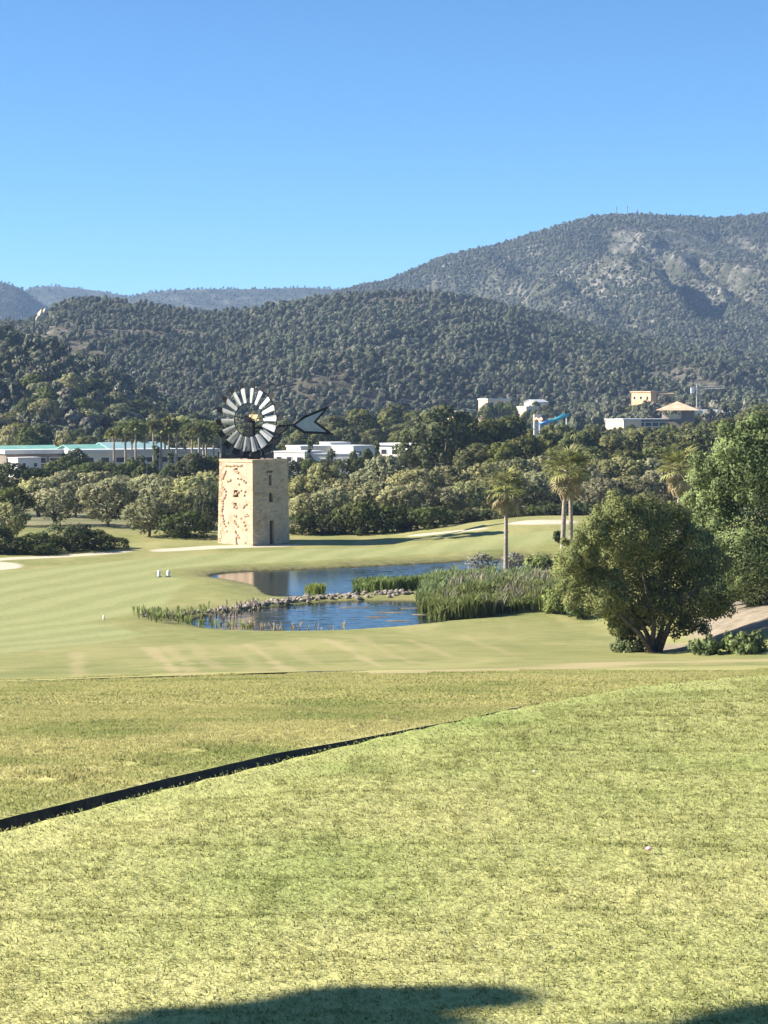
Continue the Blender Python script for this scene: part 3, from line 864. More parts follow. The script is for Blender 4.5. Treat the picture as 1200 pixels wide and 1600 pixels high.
def faceL(u, z, i): h = half(z); return (-h + i, -u * h, z)          # left-hand wall (sunlit)
def faceB(u, z, i): h = half(z); return (-u * h, h - i, z)
def faceD(u, z, i): h = half(z); return (h - i, u * h, z)
ppm = F / TD
def zrow(y): return (853 - y) / ppm + .35                            # photo row to height above the tower's foot
HR = [(-.10, .16, .02, zrow(816)), (-.07, .13, zrow(787), zrow(772.5)), (-.07, .08, zrow(760.5), zrow(744)), (-.24, .16, zrow(740.5), zrow(737))]
HL = [(-.12, .16, zrow(779), zrow(768)), (-.08, .10, zrow(739), zrow(733)), (-.14, .06, zrow(797), zrow(788))]
mb = MB()
wall_face(mb, faceR, HR); wall_face(mb, faceL, HL, .3); wall_face(mb, faceB, []); wall_face(mb, faceD, [])
hT = half(TH)
mb.add([(-hT, -hT, TH - .002), (hT, -hT, TH - .002), (hT, hT, TH - .002), (-hT, hT, TH - .002)], [(0, 1, 2, 3)])
mb.build('wall', M['plaster'], tower)
# infill of the openings
def panel(f, u0, u1, z0, z1, i, nm, mat, parent=tower):
    a = [Vector(f(u0, z0, i)), Vector(f(u1, z0, i)), Vector(f(u1, z1, i)), Vector(f(u0, z1, i))]
    b = [Vector(f(u0, z0, i + .05)), Vector(f(u1, z0, i + .05)), Vector(f(u1, z1, i + .05)), Vector(f(u0, z1, i + .05))]
    return MB().add(a + b, [(0, 1, 2, 3), (7, 6, 5, 4), (0, 4, 5, 1), (1, 5, 6, 2), (2, 6, 7, 3), (3, 7, 4, 0)]).build(nm, mat, parent)
door = panel(faceR, -.098, .158, .03, zrow(816) - .01, .33, 'door', M['old_wood'])
for k in range(4):
    u = -.098 + .256 * k / 4
    panel(faceR, u + .004, u + .06, .04, zrow(816) - .02, .30, 'plank', M['old_wood'], door)
for f, h in ((faceR, HR[1]), (faceR, HR[2]), (faceL, HL[0]), (faceL, HL[1])):
    w_ = panel(f, h[0] + .002, h[1] - .002, h[2] + .01, h[3] - .01, .34 if f is faceR else .22, 'window', M['dark_glass'])
    panel(f, (h[0] + h[1]) / 2 - .008, (h[0] + h[1]) / 2 + .008, h[2] + .012, h[3] - .012, (.34 if f is faceR else .22) - .045, 'glazing_bar', M['old_wood'], w_)
panel(faceR, -.17, -.102, .03, zrow(816), -.06, 'door_jamb', M['quoin']); panel(faceR, .162, .235, .03, zrow(819), -.06, 'door_jamb', M['quoin'])
panel(faceR, -.19, .255, zrow(816) + .004, zrow(812.5), -.07, 'lintel', M['quoin'])
panel(faceR, -.15, .21, zrow(789.5), zrow(787) - .004, -.10, 'sill', M['quoin'])
panel(faceR, -.16, .17, zrow(743.9), zrow(741.5), -.05, 'lintel', M['quoin'])
# coping round the top, one length for each side
for f in (faceR, faceL, faceB, faceD):
    cp = MB()
    a = [Vector(f(u, z, i)) for u, z, i in ((-1.0, TH - .30, -.001), (1.0, TH - .30, -.001), (1.0, TH, -.001), (-1.0, TH, -.001))]
    b = [Vector(f(u, z, i)) for u, z, i in ((-1.015, TH - .27, -.08), (1.015, TH - .27, -.08), (1.015, TH + .03, -.08), (-1.015, TH + .03, -.08))]
    c2 = [Vector(f(-.9, TH + .03, .25)), Vector(f(.9, TH + .03, .25))]
    cp.add(a + b + c2, [(4, 5, 6, 7), (0, 1, 5, 4), (1, 2, 6, 5), (0, 4, 7, 3), (7, 6, 9, 8)]).build('coping', M['quoin'], tower)
# quoins: alternating long and short corner stones
rq = random.Random(5)
nq = 22; qh = (TH - .34) / nq
def corner(sx_, sy_, skip=()):
    for k in range(nq):
        z = k * qh; h0, h1 = half(z), half(z + qh * .93)
        l1, l2 = (.62, .36) if k % 2 else (.36, .62)
        l1 *= rq.uniform(.8, 1.15); l2 *= rq.uniform(.8, 1.15); e = rq.uniform(.02, .045)
        V_ = []
        for zz, h in ((z + .02, h0), (z + qh * .95, h1)):
            V_ += [(sx_ * (h + e), sy_ * (h + e), zz), (sx_ * (h - l1), sy_ * (h + e), zz), (sx_ * (h - l1), sy_ * (h - .1), zz), (sx_ * (h - .1), sy_ * (h - .1), zz), (sx_ * (h - .1), sy_ * (h - l2), zz), (sx_ * (h + e), sy_ * (h - l2), zz)]
        fs = [(0, 1, 7, 6), (1, 2, 8, 7), (2, 3, 9, 8), (3, 4, 10, 9), (4, 5, 11, 10), (5, 0, 6, 11), (5, 4, 3, 2, 1, 0), (6, 7, 8, 9, 10, 11)]
        me = MB().add(V_, fs).mesh('quoin')
        link('quoin', me, tower, M['red_stone'] if (sx_, sy_) == (-1, 1) and rq.random() < .5 else M['quoin'])
corner(-1, -1); corner(1, -1); corner(-1, 1)
# bare stones showing through the render
stone_me = []
for k in range(6):
    b_ = MB(); boulder(b_, (0, 0, 0), (.5, .5, .5), 300 + k, .28); me = b_.mesh('stone'); me.materials.append(M['red_stone']); stone_me.append(me)
for k in range(5):
    b_ = MB(); boulder(b_, (0, 0, 0), (.5, .5, .5), 320 + k, .28); me = b_.mesh('stone'); me.materials.append(M['plaster']); stone_me.append(me)
def stone(f, u, z, w, h, red=True):
    o = link('stone', stone_me[rq.randrange(6) if red else 6 + rq.randrange(5)], tower)
    p = Vector(f(u, z, .03)); o.location = p
    o.scale = (w * 1.3, .36, h * 1.4) if f is faceR else (.36, w * 1.3, h * 1.4)
    o.rotation_euler = (0, rq.uniform(-.4, .4), 0) if f is faceR else (rq.uniform(-.4, .4), 0, 0)
# photo pixels of the red-brown patches on the sunlit wall
def lu(x): return (x - 366.5) / 27.5 * -1
def patch(f, x0, y0, x1, y1, n, w=.4):
    for k in range(n):
        t_ = k / max(1, n - 1); x = x0 + (x1 - x0) * t_ + rq.uniform(-.6, .6); y = y0 + (y1 - y0) * t_ + rq.uniform(-.6, .6)
        u = (x - 366.5) / 27.5
        # faceL: u = -1 is the far-left edge in local +y; screen left is +y
        stone(f, u, zrow(y), w * rq.uniform(.7, 1.3), .3 * rq.uniform(.7, 1.2))
patch(faceL, 345, 750, 350, 738, 5); patch(faceL, 350, 730, 376, 729, 9, .34); patch(faceL, 363, 735, 370, 740, 4, .4)
patch(faceL, 345, 764, 350, 770, 3); patch(faceL, 345, 786, 350, 776, 4); patch(faceL, 343, 808, 346, 790, 5); patch(faceL, 350, 826, 345, 810, 5)
patch(faceL, 353, 755, 358, 752, 3); patch(faceL, 370, 750, 374, 750, 2); patch(faceL, 379, 752, 383, 755, 2); patch(faceL, 363, 776, 375, 768, 4)
patch(faceL, 361, 788, 367, 795, 5, .45); patch(faceL, 378, 795, 384, 790, 4); patch(faceL, 364, 808, 367, 809, 2); patch(faceL, 364, 817, 370, 825, 4)
patch(faceL, 382, 808, 384, 806, 2); patch(faceL, 383, 828, 380, 818, 3); patch(faceL, 366, 834, 372, 842, 4); patch(faceL, 368, 843, 368, 854, 5, .35); patch(faceL, 380, 775, 382, 770, 2)
for k in range(95):
    u, z = rq.uniform(-.8, .8), rq.uniform(.2, TH - .5)
    if any(h[0] - .1 < u < h[1] + .1 and h[2] - .3 < z < h[3] + .3 for h in HR): continue
    stone(faceR, u, z, rq.uniform(.35, .8), rq.uniform(.22, .42), rq.random() < .15)
for k in range(8):
    u, z = rq.uniform(-.8, .8), rq.uniform(.2, TH - .5)
    if any(h[0] - .1 < u < h[1] + .1 and h[2] - .3 < z < h[3] + .3 for h in HL): continue
    stone(faceL, u, z, rq.uniform(.35, .8), rq.uniform(.22, .42), False)

# ------------------------------------------------------------------ the wind wheel on top
hub = at(391, 656, TD + 4)
mast_top = Vector((cen.x, cen.y, hub.z))
mill = thing('wind_wheel', 'many-bladed wind wheel with black blade tips and arrow-shaped tail on the stone tower', 'windmill', (cen.x, cen.y, tz1 + .03))
mill_o = Vector((cen.x, cen.y, tz1 + .03)); HZ = hub.z - mill_o.z
mb = MB(); mb.tube([(0, 0, 0), (0, 0, HZ * .6), (0, 0, HZ + .25)], [.30, .24, .2], 8); mb.box((0, 0, .12), (1.3, 1.3, .24)); mb.build('mast', M['dark_iron'], mill)
for a in range(4):
    q = R(45 + 90 * a); p0 = Vector((1.9 * math.cos(q), 1.9 * math.sin(q), 0)); p1 = Vector((.12 * math.cos(q), .12 * math.sin(q), HZ * .62))
    MB().tube([p0, p1], .07, 5).build('brace', M['dark_iron'], mill)
for z_, r_ in ((HZ * .2, 1.32), (HZ * .4, .76)):
    b_ = MB()
    for a in range(4):
        q0, q1 = R(45 + 90 * a), R(135 + 90 * a)
        b_.tube([(r_ * math.cos(q0), r_ * math.sin(q0), z_), (r_ * math.cos(q1), r_ * math.sin(q1), z_)], .045, 4)
    b_.build('crossbar', M['dark_iron'], mill)
wn_ = Vector((-.46, -.888, 0)).normalized()              # the wheel faces left of the camera
wx = Vector((-wn_.y, wn_.x, 0)) * 1.0; wx = Vector((.888, -.46, 0)).normalized(); wz = Vector((0, 0, 1))
wc = Vector((0, 0, HZ)) + wn_ * .95
def WP(r, a, off=0.0): return wc + (wx * math.cos(a) + wz * math.sin(a)) * r + wn_ * off
RO, RI, RT = 3.66, 1.95, 4.42
gear = MB(); Mx = Matrix((wx, wn_, wz)).transposed()
gear.box(Vector((0, 0, HZ)) + wn_ * .1 + wx * .35 + wz * .25, (1.5, 1.1, .7), Mx, .8); gear.box(Vector((0, 0, HZ + .75)) + wx * .1, (.5, .5, .6), Mx, .6)
gear.build('gearbox', M['ochre_paint'], mill)
MB().tube([Vector((0, 0, HZ)), wc + wn_ * .25], .13, 8).build('axle', M['dark_iron'], mill)
MB().tube([wc - wn_ * .16, wc + wn_ * .2], .34, 12).build('hub', M['dark_iron'], mill)
for rr, th in ((RI, .06), (RO, .05)):
    MB().tube([WP(rr, 2 * math.pi * k / 54, -.02) for k in range(55)], th, 5, False).build('rim', M['dark_iron'], mill)
for k in range(9):
    a = R(5 + 40 * k)
    MB().tube([WP(.3, a, .1), WP(RO, a + .04, -.05)], .04, 4).build('spoke', M['dark_iron'], mill)
for k in range(18):
    a = R(4 + 20 * k)
    rad = wx * math.cos(a) + wz * math.sin(a); tan = wz * math.cos(a) - wx * math.sin(a)
    V_ = []; pit = R(24)
    for r_, w_ in ((RI, .54), ((RI + RO) / 2, .70), (RO, .84)):
        for j in (-1, -.35, .35, 1):
            s_ = j * w_ / 2
            curve = .07 * (1 - j * j)
            V_.append(wc + rad * r_ + tan * (s_ * math.cos(pit)) + wn_ * (s_ * math.sin(pit) * -1 + curve))
    V_ += [v - wn_ * .03 for v in V_]
    fs = []
    for i in range(2):
        for j in range(3):
            q = i * 4 + j
            fs += [(q, q + 1, q + 5, q + 4), (q + 12, q + 16, q + 17, q + 13)]
    fs += [(3, 2, 14, 15), (2, 1, 13, 14), (1, 0, 12, 13), (8, 9, 21, 20), (9, 10, 22, 21), (10, 11, 23, 22), (0, 4, 16, 12), (4, 8, 20, 16), (7, 3, 15, 19), (11, 7, 19, 23)]
    bl = MB().add(V_, fs).build('blade', M['blade_metal'], mill)
    tp = MB(); V_ = []
    for r_, w_ in ((RO + .03, .80), (RT, .74)):
        for j in (-1, 1): V_.append(wc + rad * r_ + tan * (j * w_ / 2 * math.cos(pit)) - wn_ * (j * w_ / 2 * math.sin(pit)))
    V_ += [v - wn_ * .05 for v in V_]
    tp.add(V_, [(0, 1, 3, 2), (6, 7, 5, 4), (0, 2, 6, 4), (3, 1, 5, 7), (2, 3, 7, 6), (1, 0, 4, 5)]).build('blade_tip', M['dark_iron'], bl)
# tail: turned away from the sun, its outline taken to its own plane
td = Vector((.90, .43, 0)).normalized(); tn_ = Vector((td.y, -td.x, 0))
def tail(x, y):
    """photo pixel to a point of the tail's plane through the mast"""
    p = at(x, y, 1.0); o = Vector((0, 0, CAMZ)); d = Vector((p.x, 1, p.z - CAMZ)); q = Vector((cen.x, cen.y, hub.z))
    s_ = (q - o).dot(tn_) / d.dot(tn_)
    return o + d * s_ - mill_o
boom = MB(); boom.tube([tail(394, 669), tail(460, 664)], [.14, .11], 6); boom.build('tail_boom', M['dark_iron'], mill)
MB().tube([tail(450, 667), tail(426, 690), tail(405, 717)], [.12, .12, .1], 6).build('tail_strut', M['dark_iron'], mill)
mb = MB(); c_ = tail(426, 690); mb.box(c_, (.55, .3, .45)); mb.build('strut_weight', M['dark_iron'], mill)
VO = [(456, 664.5), (475, 650), (516, 633), (494, 659), (522, 679.5), (474, 677)]
VI = [(461, 664), (477, 653), (506, 641), (490, 659.5), (510, 675), (475.5, 673.5)]
o_ = [tail(*p) for p in VO]; i_ = [tail(*p) for p in VI]
h_ = tn_ * .07
mb = MB(); n = 6
mb.add([p + h_ for p in o_] + [p + h_ for p in i_] + [p - h_ for p in o_] + [p - h_ for p in i_],
       [f for k in range(n) for f in ((k, (k + 1) % n, n + (k + 1) % n, n + k), (2 * n + k, 3 * n + k, 3 * n + (k + 1) % n, 2 * n + (k + 1) % n), (k, 2 * n + k, 2 * n + (k + 1) % n, (k + 1) % n), (n + k, n + (k + 1) % n, 3 * n + (k + 1) % n, 3 * n + k))])
vane = mb.build('tail_vane', M['dark_iron'], mill)
h2 = tn_ * .025
mb = MB().add([p + h2 for p in i_] + [p - h2 for p in i_], [(0, 1, 2, 3), (0, 3, 4, 5), (9, 8, 7, 6), (11, 10, 9, 6)])
mb.build('vane_sheet', M['vane_metal'], vane)

# ------------------------------------------------------------------ trees one by one
def tree_proto(kind, seed, H, W, nleaf, size, mat, base, r, stems=1, n1=12, n2=34, limbs=6, **kw):
    cm = crown(kind + '_crown', blob_set(seed, H, W, base, n1, n2, **kw), nleaf, size, seed, small=n1 + 1); cm.materials.append(mat)
    tm = trunk_mb(H, W, r, seed, stems, limbs=limbs).mesh(kind + '_trunk', True); tm.materials.append(M['bark'])
    return dict(crown=cm, trunk=tm, H=H, W=W)
PROTO = {
    'olive': [tree_proto('olive', 200 + k, 7, 7.6, 8500, .22, M['olive_leaf'], .10, .2, 1 + (k % 2), 13, 120, r2=(.05, .095)) for k in range(4)],
    'mastic': [tree_proto('mastic', 220 + k, 4, 6.5, 6500, .19, M['oak_leaf'], -.05, .12, 3, 12, 90, r2=(.05, .10)) for k in range(3)],
    'oak': [tree_proto('oak', 240 + k, 8, 8, 7500, .25, M['oak_leaf'], .08, .22, 1, 14, 100, r2=(.055, .11)) for k in range(3)],
    'pine': [tree_proto('pine', 260 + k, 12, 8.5, 7500, .32, M['pine_leaf'], .14, .24, 1, 16, 100, r1=(.16, .27), r2=(.06, .11)) for k in range(4)],
    'cypress': [tree_proto('cypress', 280, 9, 1.7, 1500, .22, M['oak_leaf'], .02, .12, 1, 14, 20, r1=(.3, .45), r2=(.15, .25))],
}
TREES = 0
def put_tree(kind, name, label, group, x, ytop, d, wpx, k=None, base=None):
    """one tree: photo column x, row of its top, depth, width in photo pixels"""
    global TREES
    pr = PROTO[kind]; p = pr[(TREES if k is None else k) % len(pr)]; TREES += 1
    X = (x - 600) / F * d; zg = gz(X, d) if base is None else base
    H = max(1.2, at(x, ytop, d).z - zg); W = wpx * d / F
    o = thing(name, label, 'tree' if kind not in ('mastic',) else 'shrub', (X, d, zg - .05), random.uniform(0, 6.28), group)
    o.scale = (W / p['W'], W / p['W'], H / p['H'])
    for nm in ('trunk', 'crown'):
        c_ = bpy.data.objects.new(nm, p[nm]); C.objects.link(c_); c_.parent = o
    return o

rt = random.Random(11)
ORD = ['', 'second', 'third', 'fourth', 'fifth', 'sixth', 'seventh', 'eighth', 'ninth', 'tenth', 'eleventh', 'twelfth', 'thirteenth', 'fourteenth', 'fifteenth', 'sixteenth', 'seventeenth', 'eighteenth']
def ranked(row, what, where):
    """x -> label by the place in a row that runs from left to right"""
    xs = sorted(r[0] for r in row)
    def lab(x):
        k = xs.index(x)
        if k == 0: return 'leftmost ' + what + ' ' + where
        if k == len(xs) - 1: return 'rightmost ' + what + ' ' + where
        return ORD[k] + ' ' + what + ' from the left ' + where
    return lab
def rows_by(lst, cut, what, near, far):
    """labels for a belt of two rows split at depth cut"""
    a = [r for r in lst if r[2] < cut]; b_ = [r for r in lst if r[2] >= cut]
    la, lb = ranked(a, what, near), ranked(b_, what, far)
    return lambda r: la(r[0]) if r[2] < cut else lb(r[0])
# belt right of the tower: dark bushes in front, olives behind, rising to the right
gA = 'dark bushes along the far edge of the fairway'
LA = ((470, 800, 55), (505, 805, 60), (535, 795, 62), (563, 780, 74), (602, 785, 72), (640, 790, 70), (673, 788, 66), (705, 792, 60), (738, 790, 60), (772, 790, 60), (806, 788, 60), (840, 785, 60), (872, 782, 64), (905, 780, 64))
fA = ranked(LA, 'low dark bush', 'in the row right of the tower')
for x, yt, w in LA:
    put_tree('mastic', 'bush', fA(x), gA, x, yt + 4, 231 + rt.uniform(-1, 2) + (x > 690) * 12, w * 1.1)
gB = 'grey-green olive trees in the belt right of the tower'
LB = ((482, 771, 234, 66), (515, 762, 240, 70), (470, 742, 262, 60), (505, 724, 262, 96), (548, 745, 252, 74), (585, 750, 250, 80), (622, 757, 246, 74), (600, 712, 285, 92), (655, 752, 250, 78), (650, 730, 275, 92), (695, 760, 250, 70), (700, 728, 280, 86), (728, 752, 255, 72), (760, 745, 262, 78),
                    (756, 722, 292, 80), (795, 738, 268, 76), (800, 715, 300, 84), (835, 735, 270, 76), (870, 732, 275, 80), (850, 712, 305, 80), (905, 722, 290, 84), (940, 716, 300, 86), (975, 712, 300, 88), (1015, 716, 300, 84), (943, 745, 268, 84), (985, 742, 270, 84), (1040, 730, 280, 84), (1080, 715, 300, 88))
fB = rows_by(LB, 265, 'olive tree', 'in the front of the belt right of tower', 'in the back of the belt right of tower')
for x, yt, d, w in LB:
    put_tree('olive', 'olive_tree', fB((x, yt, d)), gB, x, yt, d, w * 1.08)
gC = 'tall dark pines behind the olive belt'
LC = ((690, 634, 345, 95), (722, 645, 352, 80), (655, 665, 350, 70), (765, 655, 350, 84), (800, 650, 362, 76), (838, 668, 350, 70), (812, 678, 330, 70), (868, 664, 365, 72), (900, 674, 345, 74), (930, 668, 360, 70), (962, 676, 350, 74), (1000, 670, 360, 76), (1030, 676, 345, 70), (1060, 668, 360, 76), (1095, 664, 350, 80), (1130, 656, 355, 84), (1165, 650, 360, 84), (1195, 640, 365, 90), (745, 690, 325, 70), (785, 692, 322, 70), (880, 695, 325, 70), (925, 698, 322, 76), (975, 700, 322, 76), (1025, 698, 325, 76), (1070, 690, 330, 80))
fC = rows_by(LC, 340, 'dark pine', 'in the lower row above the olive belt', 'in the tall row above the olive belt')
for x, yt, d, w in LC:
    put_tree('pine', 'pine_tree', fC((x, yt, d)), gC, x, yt, d, w * 1.1)
# behind the wheel and the white houses
gD = 'trees around the white houses'
LD = ((440, 655, 520, 50), (475, 668, 500, 44), (520, 650, 540, 56), (560, 640, 560, 60), (600, 642, 560, 58), (640, 655, 540, 54), (540, 668, 500, 46), (585, 670, 498, 44), (630, 672, 496, 44), (410, 660, 520, 46), (380, 662, 520, 46), (500, 672, 497, 40), (455, 680, 496, 36), (660, 640, 580, 60), (620, 632, 640, 52))
fD = rows_by(LD, 510, 'small pine', 'directly behind the white flat-roofed houses', 'in the tall row behind the white houses')
for x, yt, d, w in LD:
    put_tree('pine', 'pine_tree', fD((x, yt, d)), gD, x, yt, d, w * 1.15)
gE = 'small trees before the white houses'
LE = ((519, 700, 395, 20, 'oak'), (552, 702, 392, 18, 'oak'), (470, 716, 390, 30, 'oak'), (590, 708, 390, 28, 'oak'), (625, 712, 385, 34, 'oak'), (575, 700, 385, 24, 'oak'), (650, 700, 385, 36, 'oak'), (452, 717, 372, 36, 'oak'), (486, 716, 374, 38, 'oak'), (508, 719, 372, 32, 'oak'), (536, 715, 374, 38, 'oak'), (564, 714, 372, 36, 'oak'), (606, 711, 374, 38, 'oak'), (636, 707, 372, 36, 'oak'))
fE = ranked(LE, 'small dark tree', 'in front of the white flat-roofed houses')
for x, yt, d, w, k in LE:
    put_tree(k, 'tree', fE(x), gE, x, yt, d, w)
for x, yt, d in ((484, 680, 398), (590, 684, 396)):
    put_tree('cypress', 'cypress_tree', ('left' if x < 500 else 'right') + ' of two slim cypresses in front of the white houses', 'cypresses before the white houses', x, yt, d, 11)
# left of the tower
gF = 'dark bushes at the left edge of the fairway'
LF = ((-30, 815, 207, 90), (20, 838, 206, 70), (62, 832, 207, 70), (105, 815, 209, 84), (140, 828, 210, 70), (172, 838, 212, 56), (70, 848, 205, 60))
fF = ranked(LF, 'broad dark bush', 'in the hedge at the left edge of fairway')
for x, yt, d, w in LF:
    put_tree('mastic', 'bush', fF(x), gF, x, yt, d, w * 1.1)
put_tree('mastic', 'bush', 'rounded dark bush on the pale sand just left of the tower', None, 286, 800, 227, 92)
put_tree('mastic', 'bush', 'small bush between the tower wall and the rounded dark bush', None, 322, 778, 234, 46)
put_tree('olive', 'olive_tree', 'single olive tree with visible trunk on a pale lawn left of tower', None, 168, 750, 243, 98, 0)
put_tree('olive', 'olive_tree', 'wide olive tree leaning over the pale path left of the rounded bush', None, 232, 777, 229, 84, 2)
put_tree('olive', 'olive_tree', 'pale olive tree cut by the left edge of the picture', None, 8, 785, 222, 74, 1)
gG = 'olive trees left of the tower'
LG = ((85, 762, 246, 84), (60, 745, 268, 70), (118, 750, 265, 60), (215, 752, 262, 74), (255, 745, 260, 80), (300, 742, 258, 80), (330, 735, 268, 70), (270, 768, 240, 70), (235, 740, 285, 80), (190, 742, 290, 70), (150, 735, 300, 70), (100, 735, 295, 74), (312, 760, 244, 60))
fG = ranked(LG, 'grey-green olive tree', 'in the thicket left of the tower')
for x, yt, d, w in LG:
    put_tree('olive', 'olive_tree', fG(x), gG, x, yt, d, w * 1.08)
gH = 'darker trees before the green-roofed sheds'
LH = ((20, 722, 300, 84), (-15, 735, 270, 80), (65, 728, 320, 60), (100, 712, 345, 54), (140, 722, 335, 60), (180, 722, 335, 50), (205, 718, 345, 40), (230, 724, 330, 44), (300, 705, 330, 64), (330, 712, 335, 56), (15, 760, 245, 60), (270, 722, 330, 44), (122, 700, 365, 40), (158, 718, 352, 40))
fH = ranked(LH, 'dark green tree', 'in front of the green-roofed sheds')
for x, yt, d, w in LH:
    put_tree('oak', 'tree', fH(x), gH, x, yt, d, w * 1.12)
gI = 'trees on the lower slope of the near hill'; lI = 'rounded green tree between the green-roofed sheds and the near hill'
for k in range(64):
    d = rt.uniform(462, 640); x = rt.uniform(-40, 350)
    X = (x - 600) / F * d
    hgt = rt.uniform(6.5, 10.5)
    zb_ = gz(X, d)
    if d > 505:                                          # stand on the hill where it has begun
        hx, hy, hzz = H_near['X'], H_near['Y'], H_near['Z']
        q = np.argmin((hx - X) ** 2 + (hy - d) ** 2); zb_ = max(zb_, float(hzz.ravel()[q]))
    yt = HY - (zb_ + hgt - CAMZ) / d * F
    put_tree(('pine', 'oak', 'olive')[k % 3], 'tree', lI, gI, x, yt, d, rt.uniform(38, 58), None, zb_)
LK = ((243, 690, 380), (268, 702, 378), (205, 712, 372), (222, 708, 374))
fK = ranked(LK, 'slim dark cypress', 'in front of the grey shed roof')
for x, yt, d in LK:
    put_tree('cypress', 'cypress_tree', fK(x), 'cypresses before the grey shed', x, yt, d, 13)
gJ = 'trees around the pavilion'
LJ = ((925, 662, 520, 44), (955, 672, 515, 44), (990, 668, 520, 44), (1020, 672, 512, 40), (1045, 664, 515, 44), (1075, 660, 518, 40), (1105, 655, 520, 44), (1140, 650, 520, 46), (1175, 640, 525, 54), (880, 664, 520, 44), (860, 670, 510, 40), (1195, 628, 560, 60))
fJ = ranked(LJ, 'green tree', 'in the row before the hip-roofed pavilion')
for x, yt, d, w in LJ:
    put_tree('pine', 'tree', fJ(x), gJ, x, yt, d, w * 1.1)

# ------------------------------------------------------------------ the two large trees at the right
def big_tree(name, label, base, blobs, n, size, mat, seed, stems, r):
    o = thing(name, label, 'tree', base)
    cm = crown(name + '_crown', blobs, n, size, seed, outl=.2, facing=.9, tonevar=.5, small=21, core=1.0)
    link('crown', cm, o, mat)
    mb = MB()
    for pts in stems:
        mb.tube(pts, [r * (1.15 - .95 * k / (len(pts) - 1)) for k in range(len(pts))], 7)
    mb.build('trunk', M['bark'], o, True)
    return o
rb = np.random.default_rng(61)
D1 = 105.0
b1 = Vector(((1028 - 600) / F * D1, D1, 0)); b1.z = gz(b1.x, b1.y) - .1
def loc1(x, y, dy=0.0): return at(x, y, D1 + dy) - b1
bl = []
for x, y, r_ in ((985, 835, 52), (935, 868, 48), (1030, 830, 50), (1075, 862, 46), (905, 905, 40), (890, 880, 26), (1000, 890, 62), (1060, 915, 52), (945, 930, 38), (1100, 915, 38), (1000, 940, 44), (1040, 955, 40), (1085, 950, 36), (970, 955, 30), (960, 805, 28), (1010, 800, 30), (900, 870, 28), (1110, 880, 28), (925, 835, 26), (1120, 940, 22), (980, 975, 20)):
    p = loc1(x, y, rb.uniform(-2.6, 2.6)); bl.append((*p, r_ * D1 / F))
b0 = list(bl)
for k in range(330):
    q = b0[rb.integers(0, len(b0))]; d = unit(rb.normal(size=3))
    bl.append((*(np.array(q[:3]) + d * q[3] * rb.uniform(.8, 1.15)), rb.uniform(.2, .5)))
st = []
for x1, y1, x2, y2, dy in ((1008, 985, 960, 900, .4), (1022, 975, 1000, 880, -.5), (1034, 985, 1045, 890, .8), (1046, 975, 1090, 915, -.4), (1000, 990, 935, 930, -1)):
    st.append([(rb.uniform(-.35, .35), rb.uniform(-.3, .3), -.1), loc1(x1, y1, dy * .4), (loc1(x1, y1, dy * .5) + loc1(x2, y2, dy)) / 2, loc1(x2, y2, dy)])
big_tree('mastic_tree', 'broad grey-green bushy tree with several stems beside the pond, nearest of the right-hand trees', b1, bl, 135000, .08, M['mastic_leaf'], 62, st, .16)
D2 = 126.0
b2 = Vector(((1225 - 600) / F * D2, D2, 0)); b2.z = gz(b2.x, b2.y) - .1
def loc2(x, y, dy=0.0): return at(x, y, D2 + dy) - b2
bl = []
for x, y, r_ in ((1180, 728, 58), (1140, 760, 54), (1230, 722, 68), (1130, 820, 52), (1190, 810, 70), (1160, 880, 56), (1220, 880, 60), (1280, 780, 80), (1300, 870, 70), (1265, 690, 50), (1190, 690, 30), (1110, 790, 34), (1115, 860, 36), (1145, 915, 26), (1190, 915, 30), (1240, 920, 30), (1110, 735, 30), (1150, 700, 34), (1350, 820, 60), (1320, 720, 60)):
    p = loc2(x, y, rb.uniform(-3.5, 3.5)); bl.append((*p, r_ * D2 / F))
b0 = list(bl)
for k in range(360):
    q = b0[rb.integers(0, len(b0))]; d = unit(rb.normal(size=3))
    bl.append((*(np.array(q[:3]) + d * q[3] * rb.uniform(.85, 1.12)), rb.uniform(.25, .7)))
st = [[(0, 0, -.2), (.1, .1, 1.5), loc2(1235, 860), loc2(1240, 780)], [(0, 0, .8), loc2(1205, 880, .5), loc2(1180, 800, .6)], [(0, 0, 1.0), loc2(1250, 880, -.5), loc2(1290, 800, -.6)]]
big_tree('carob_tree', 'tall dense green tree rising out of the right edge of the picture', b2, bl, 115000, .12, M['big_leaf'], 63, st, .28)
# tree that stands out of the picture on the left; its shadow falls across the bottom of the lawn
sh = []
for x, y, r_ in ((235, 1652, .09), (320, 1645, .19), (415, 1632, .22), (500, 1608, .18), (570, 1592, .13), (630, 1576, .08), (700, 1569, .05), (400, 1710, .4), (540, 1690, .25), (1190, 1680, .24), (1250, 1640, .2), (1120, 1665, .12), (600, 1790, .5), (800, 1810, .5), (1000, 1790, .42), (300, 1800, .45)):
    d = (CAMZ - TEEZ) * F / (y - HY); g_ = Vector(((x - 600) / F * d, d, TEEZ))
    sh.append((g_ + TOSUN * rb.uniform(7.5, 8.5), r_))
b3 = Vector((sum(p.x for p, _ in sh) / len(sh) - 1.6, sum(p.y for p, _ in sh) / len(sh) - .8, 0)); b3.z = gz(b3.x, b3.y) - .1
bl = [(*(p - b3), r_) for p, r_ in sh]
b0 = list(bl)
for k in range(50):
    q = b0[rb.integers(0, len(b0))]; d = unit(rb.normal(size=3)); bl.append((*(np.array(q[:3]) + d * q[3] * .9), rb.uniform(.08, .16)))
top_ = Vector(np.mean([b_[:3] for b_ in b0], axis=0))
